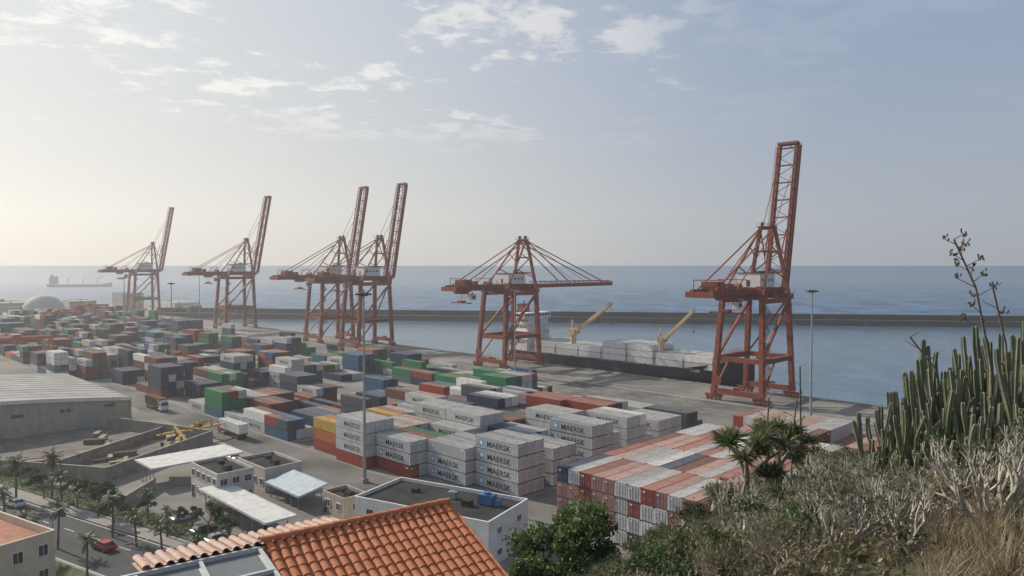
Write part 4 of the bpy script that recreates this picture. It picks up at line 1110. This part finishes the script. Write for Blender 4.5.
stalk([(7.6,12.8,42.2),(7.35,12.8,43.2),(6.9,12.8,43.75)],3,0,'thin bare dried stalk leaning among spurge',.6)
stalk([(8.3,21,38.3),(8.25,21,40.2),(8.2,21,42.1)],4,0,'thin bare dried stalk rising from rosette plant')
stalk([(7.9,20.8,38.3),(7.95,20.8,40.2),(8.05,20.8,41.3)],8,2,'short dried flower spike beside rosette tree',.8)
stalk([(7.1,20.5,38.3),(7.1,20.5,40.0),(7.15,20.5,41.3)],10,3,'short dried flower spike beside rosette tree',.8)
R.seed(17); mb=MB()
def tuft(x,y,n,h):
    z=hz(x,y)-.03
    for k in range(n):
        a=R.uniform(0,6.28); l=Vector((math.cos(a),math.sin(a),0)); hh=h*R.uniform(.4,1.1); ln=R.uniform(.1,.8)
        p=Vector((x+l.x*.05,y+l.y*.05,z)); sd=Vector((-l.y,l.x,0))*.005
        m_=p+l*ln*hh*.35+Vector((0,0,hh*.6)); e=p+l*ln*hh+Vector((0,0,hh*.9)); mi=R.choice((0,0,0,1,1,2))
        mb.poly([p-sd,p+sd,m_+sd,m_-sd],mi); mb.poly([m_-sd,m_+sd,e],mi)
for k in range(1050):
    y=R.uniform(6.5,12.0); x=y*R.uniform(.57,.87); tuft(x,y,24,R.uniform(.25,.7)*(1 if x/y>.65 else .75))
for k in range(800):
    y=R.uniform(8,26); x=y*R.uniform(.25,.78); tuft(x,y,13,R.uniform(.2,.45))
add('dry_grass',mb.mesh('dry_grass',[DRY,DRY2,G4]),label='long straw coloured dry grass covering the slope',cat='grass',kind='stuff')
mb=MB()
for k in range(36000):
    y=R.uniform(7.5,30); x=y*R.uniform(.0,.8)
    if noise.noise(Vector((x*.5,y*.5,9)))<-.2: continue
    leaf(mb,Vector((x,y,hz(x,y)+R.random()*.35)),rv(),R.uniform(.05,.12),R.choice((0,0,1,1,3,2)),.4)
add('ground_cover',mb.mesh('ground_cover',[G3,G4,DRY2,G2]),label='low mixed herbs and leaves covering the slope',cat='ground cover',kind='stuff')

# ---------------------------------------------------------------- tiled house roof
M_tile=mat('terracotta_tile',(.50,.155,.06),.75,scale=2.5,col2=(.60,.22,.095),bump=.25,bscale=20,lo=.3,hi=.7,streak=.22,streakcol=(.28,.13,.08))
M_tile2=mat('glare_paled_tile',(.42,.26,.19),.75,scale=3,col2=(.50,.36,.30),bump=.3,bscale=20)  # grazing specular glare on the back slope, painted in as paler tile colour
M_cream=mat('cream_plaster',(.55,.50,.42),.9,var=.08,scale=1)
Rdir=Vector((.816,.577,0)); Rdn=Vector((.577,-.816,0)); R1=Vector((-1.78,20.0,38.48)); 
def tiles(length,depth,pitch,mname,m_):
    mb=MB(); cw=.235; nC=int(length/cw); rl_=.33; nR=int(depth/rl_)
    cp,sp=math.cos(pitch),math.sin(pitch)
    def T(x,s,h): return (x, s*cp+h*sp, -s*sp+h*cp)
    for c in range(nC):
        x=(c+.5)*cw
        for r in range(nR):
            s0=r*rl_; s1=s0+rl_+.05; j=R.uniform(-.006,.006); h0=R.uniform(0,.006)
            seg=8
            for kind in (0,1):
                xx=x+j+(0 if kind==0 else cw/2); ra0=.082; ra1=.094
                for k in range(seg):
                    pts_=[]
                    for (s,rr,hh) in ((s0,ra0,.028 if kind==0 else -.0),(s1,ra1,.043 if kind==0 else .015)):
                        for kk in (k,k+1):
                            th=math.pi*kk/seg
                            if kind==0: pts_.append(T(xx-rr*math.cos(th),s,hh+h0+rr*math.sin(th)*.75))
                            else: pts_.append(T(xx-rr*math.cos(th),s,hh+.06-rr*math.sin(th)*.6))
                    mb.poly([pts_[0],pts_[1],pts_[3],pts_[2]],0)
                if kind==0:
                    a=[T(xx-ra1*math.cos(math.pi*k/seg),s1,.043+h0+ra1*math.sin(math.pi*k/seg)*.75) for k in range(seg+1)]
                    b=[T(xx-.078*math.cos(math.pi*k/seg),s1,.038+h0+.078*math.sin(math.pi*k/seg)*.7) for k in range(seg+1)]
                    for k in range(seg): mb.poly([a[k],a[k+1],b[k+1],b[k]],0)
    mb.poly([T(0,0,-.05),T(length,0,-.05),T(length,nR*rl_,-.05),T(0,nR*rl_,-.05)],0)
    return mb.mesh(mname,[m_])
Lr=4.95
near_s=tiles(Lr,4.6,math.radians(21),'roof_tiles',M_tile)
XL=-2.6
back_s=tiles(2.3-XL,1.35,math.radians(9.5),'roof_tiles',M_tile2)
rc=MB()
for k in range(40):
    x=-.1+k*.365
    if x>Lr: break
    for j in range(6):
        t0,t1=math.pi*j/6,math.pi*(j+1)/6
        rc.poly([(x,-.12*math.cos(t0),.06+.1*math.sin(t0)),(x,-.12*math.cos(t1),.06+.1*math.sin(t1)),(x+.38,-.105*math.cos(t1),.05+.09*math.sin(t1)),(x+.38,-.105*math.cos(t0),.05+.09*math.sin(t0))])
e=add('house',None,tuple(R1-Rdir*Lr),(0,0,math.atan2(Rdir.y,Rdir.x)),label='house with terracotta barrel tile roof and glazed terrace cover',cat='house')
sl=add('roof_slope',near_s,(0,0,0),(0,0,0),e,label='orange terracotta tiled slope'); sl.scale=(1,-1,1)
add('roof_slope',back_s,(XL,0,-.02),(0,0,0),e,label='tiled slope with pale glare in its colour')
add('ridge_cap',rc.mesh('ridge_cap',[M_tile]),(0,0,.02),(0,0,0),e)
g=MB(); f=MB(); pt=math.radians(7)
def T2(x,s,h): return (x,-s*math.cos(pt),-s*math.sin(pt)+h-.1)
for i in range(5):
    xa=-6.6+i*1.3; g.poly([T2(xa,0.1,0),T2(xa+1.24,.1,0),T2(xa+1.24,4.5,0),T2(xa,4.5,0)])
for i in range(6): x=-6.63+i*1.3; f.beam(T2(x,.05,.03),T2(x,4.55,.03),.08,.1)
for s in (.08,1.2,2.4,4.5): f.beam(T2(-6.7,s,.04),T2(-.12,s,.04),.07,.1)
add('terrace_glazing',g.mesh('terrace_glazing',[mat('grey_glass_panel',(.16,.175,.18),.18,var=.12,scale=.8,spec=.6)]),(0,0,0),(0,0,0),e)
add('glazing_frame',f.mesh('glazing_frame',[mat('pale_aluminium',(.55,.56,.56),.45,var=.05)]),(0,0,0),(0,0,0),e)
wl=MB(); wl.box((-.85,-1.6,-4.5),(11.0,5.0,6.0),0); add('wall',wl.mesh('wall',[M_cream]),(0,0,0),(0,0,0),e)
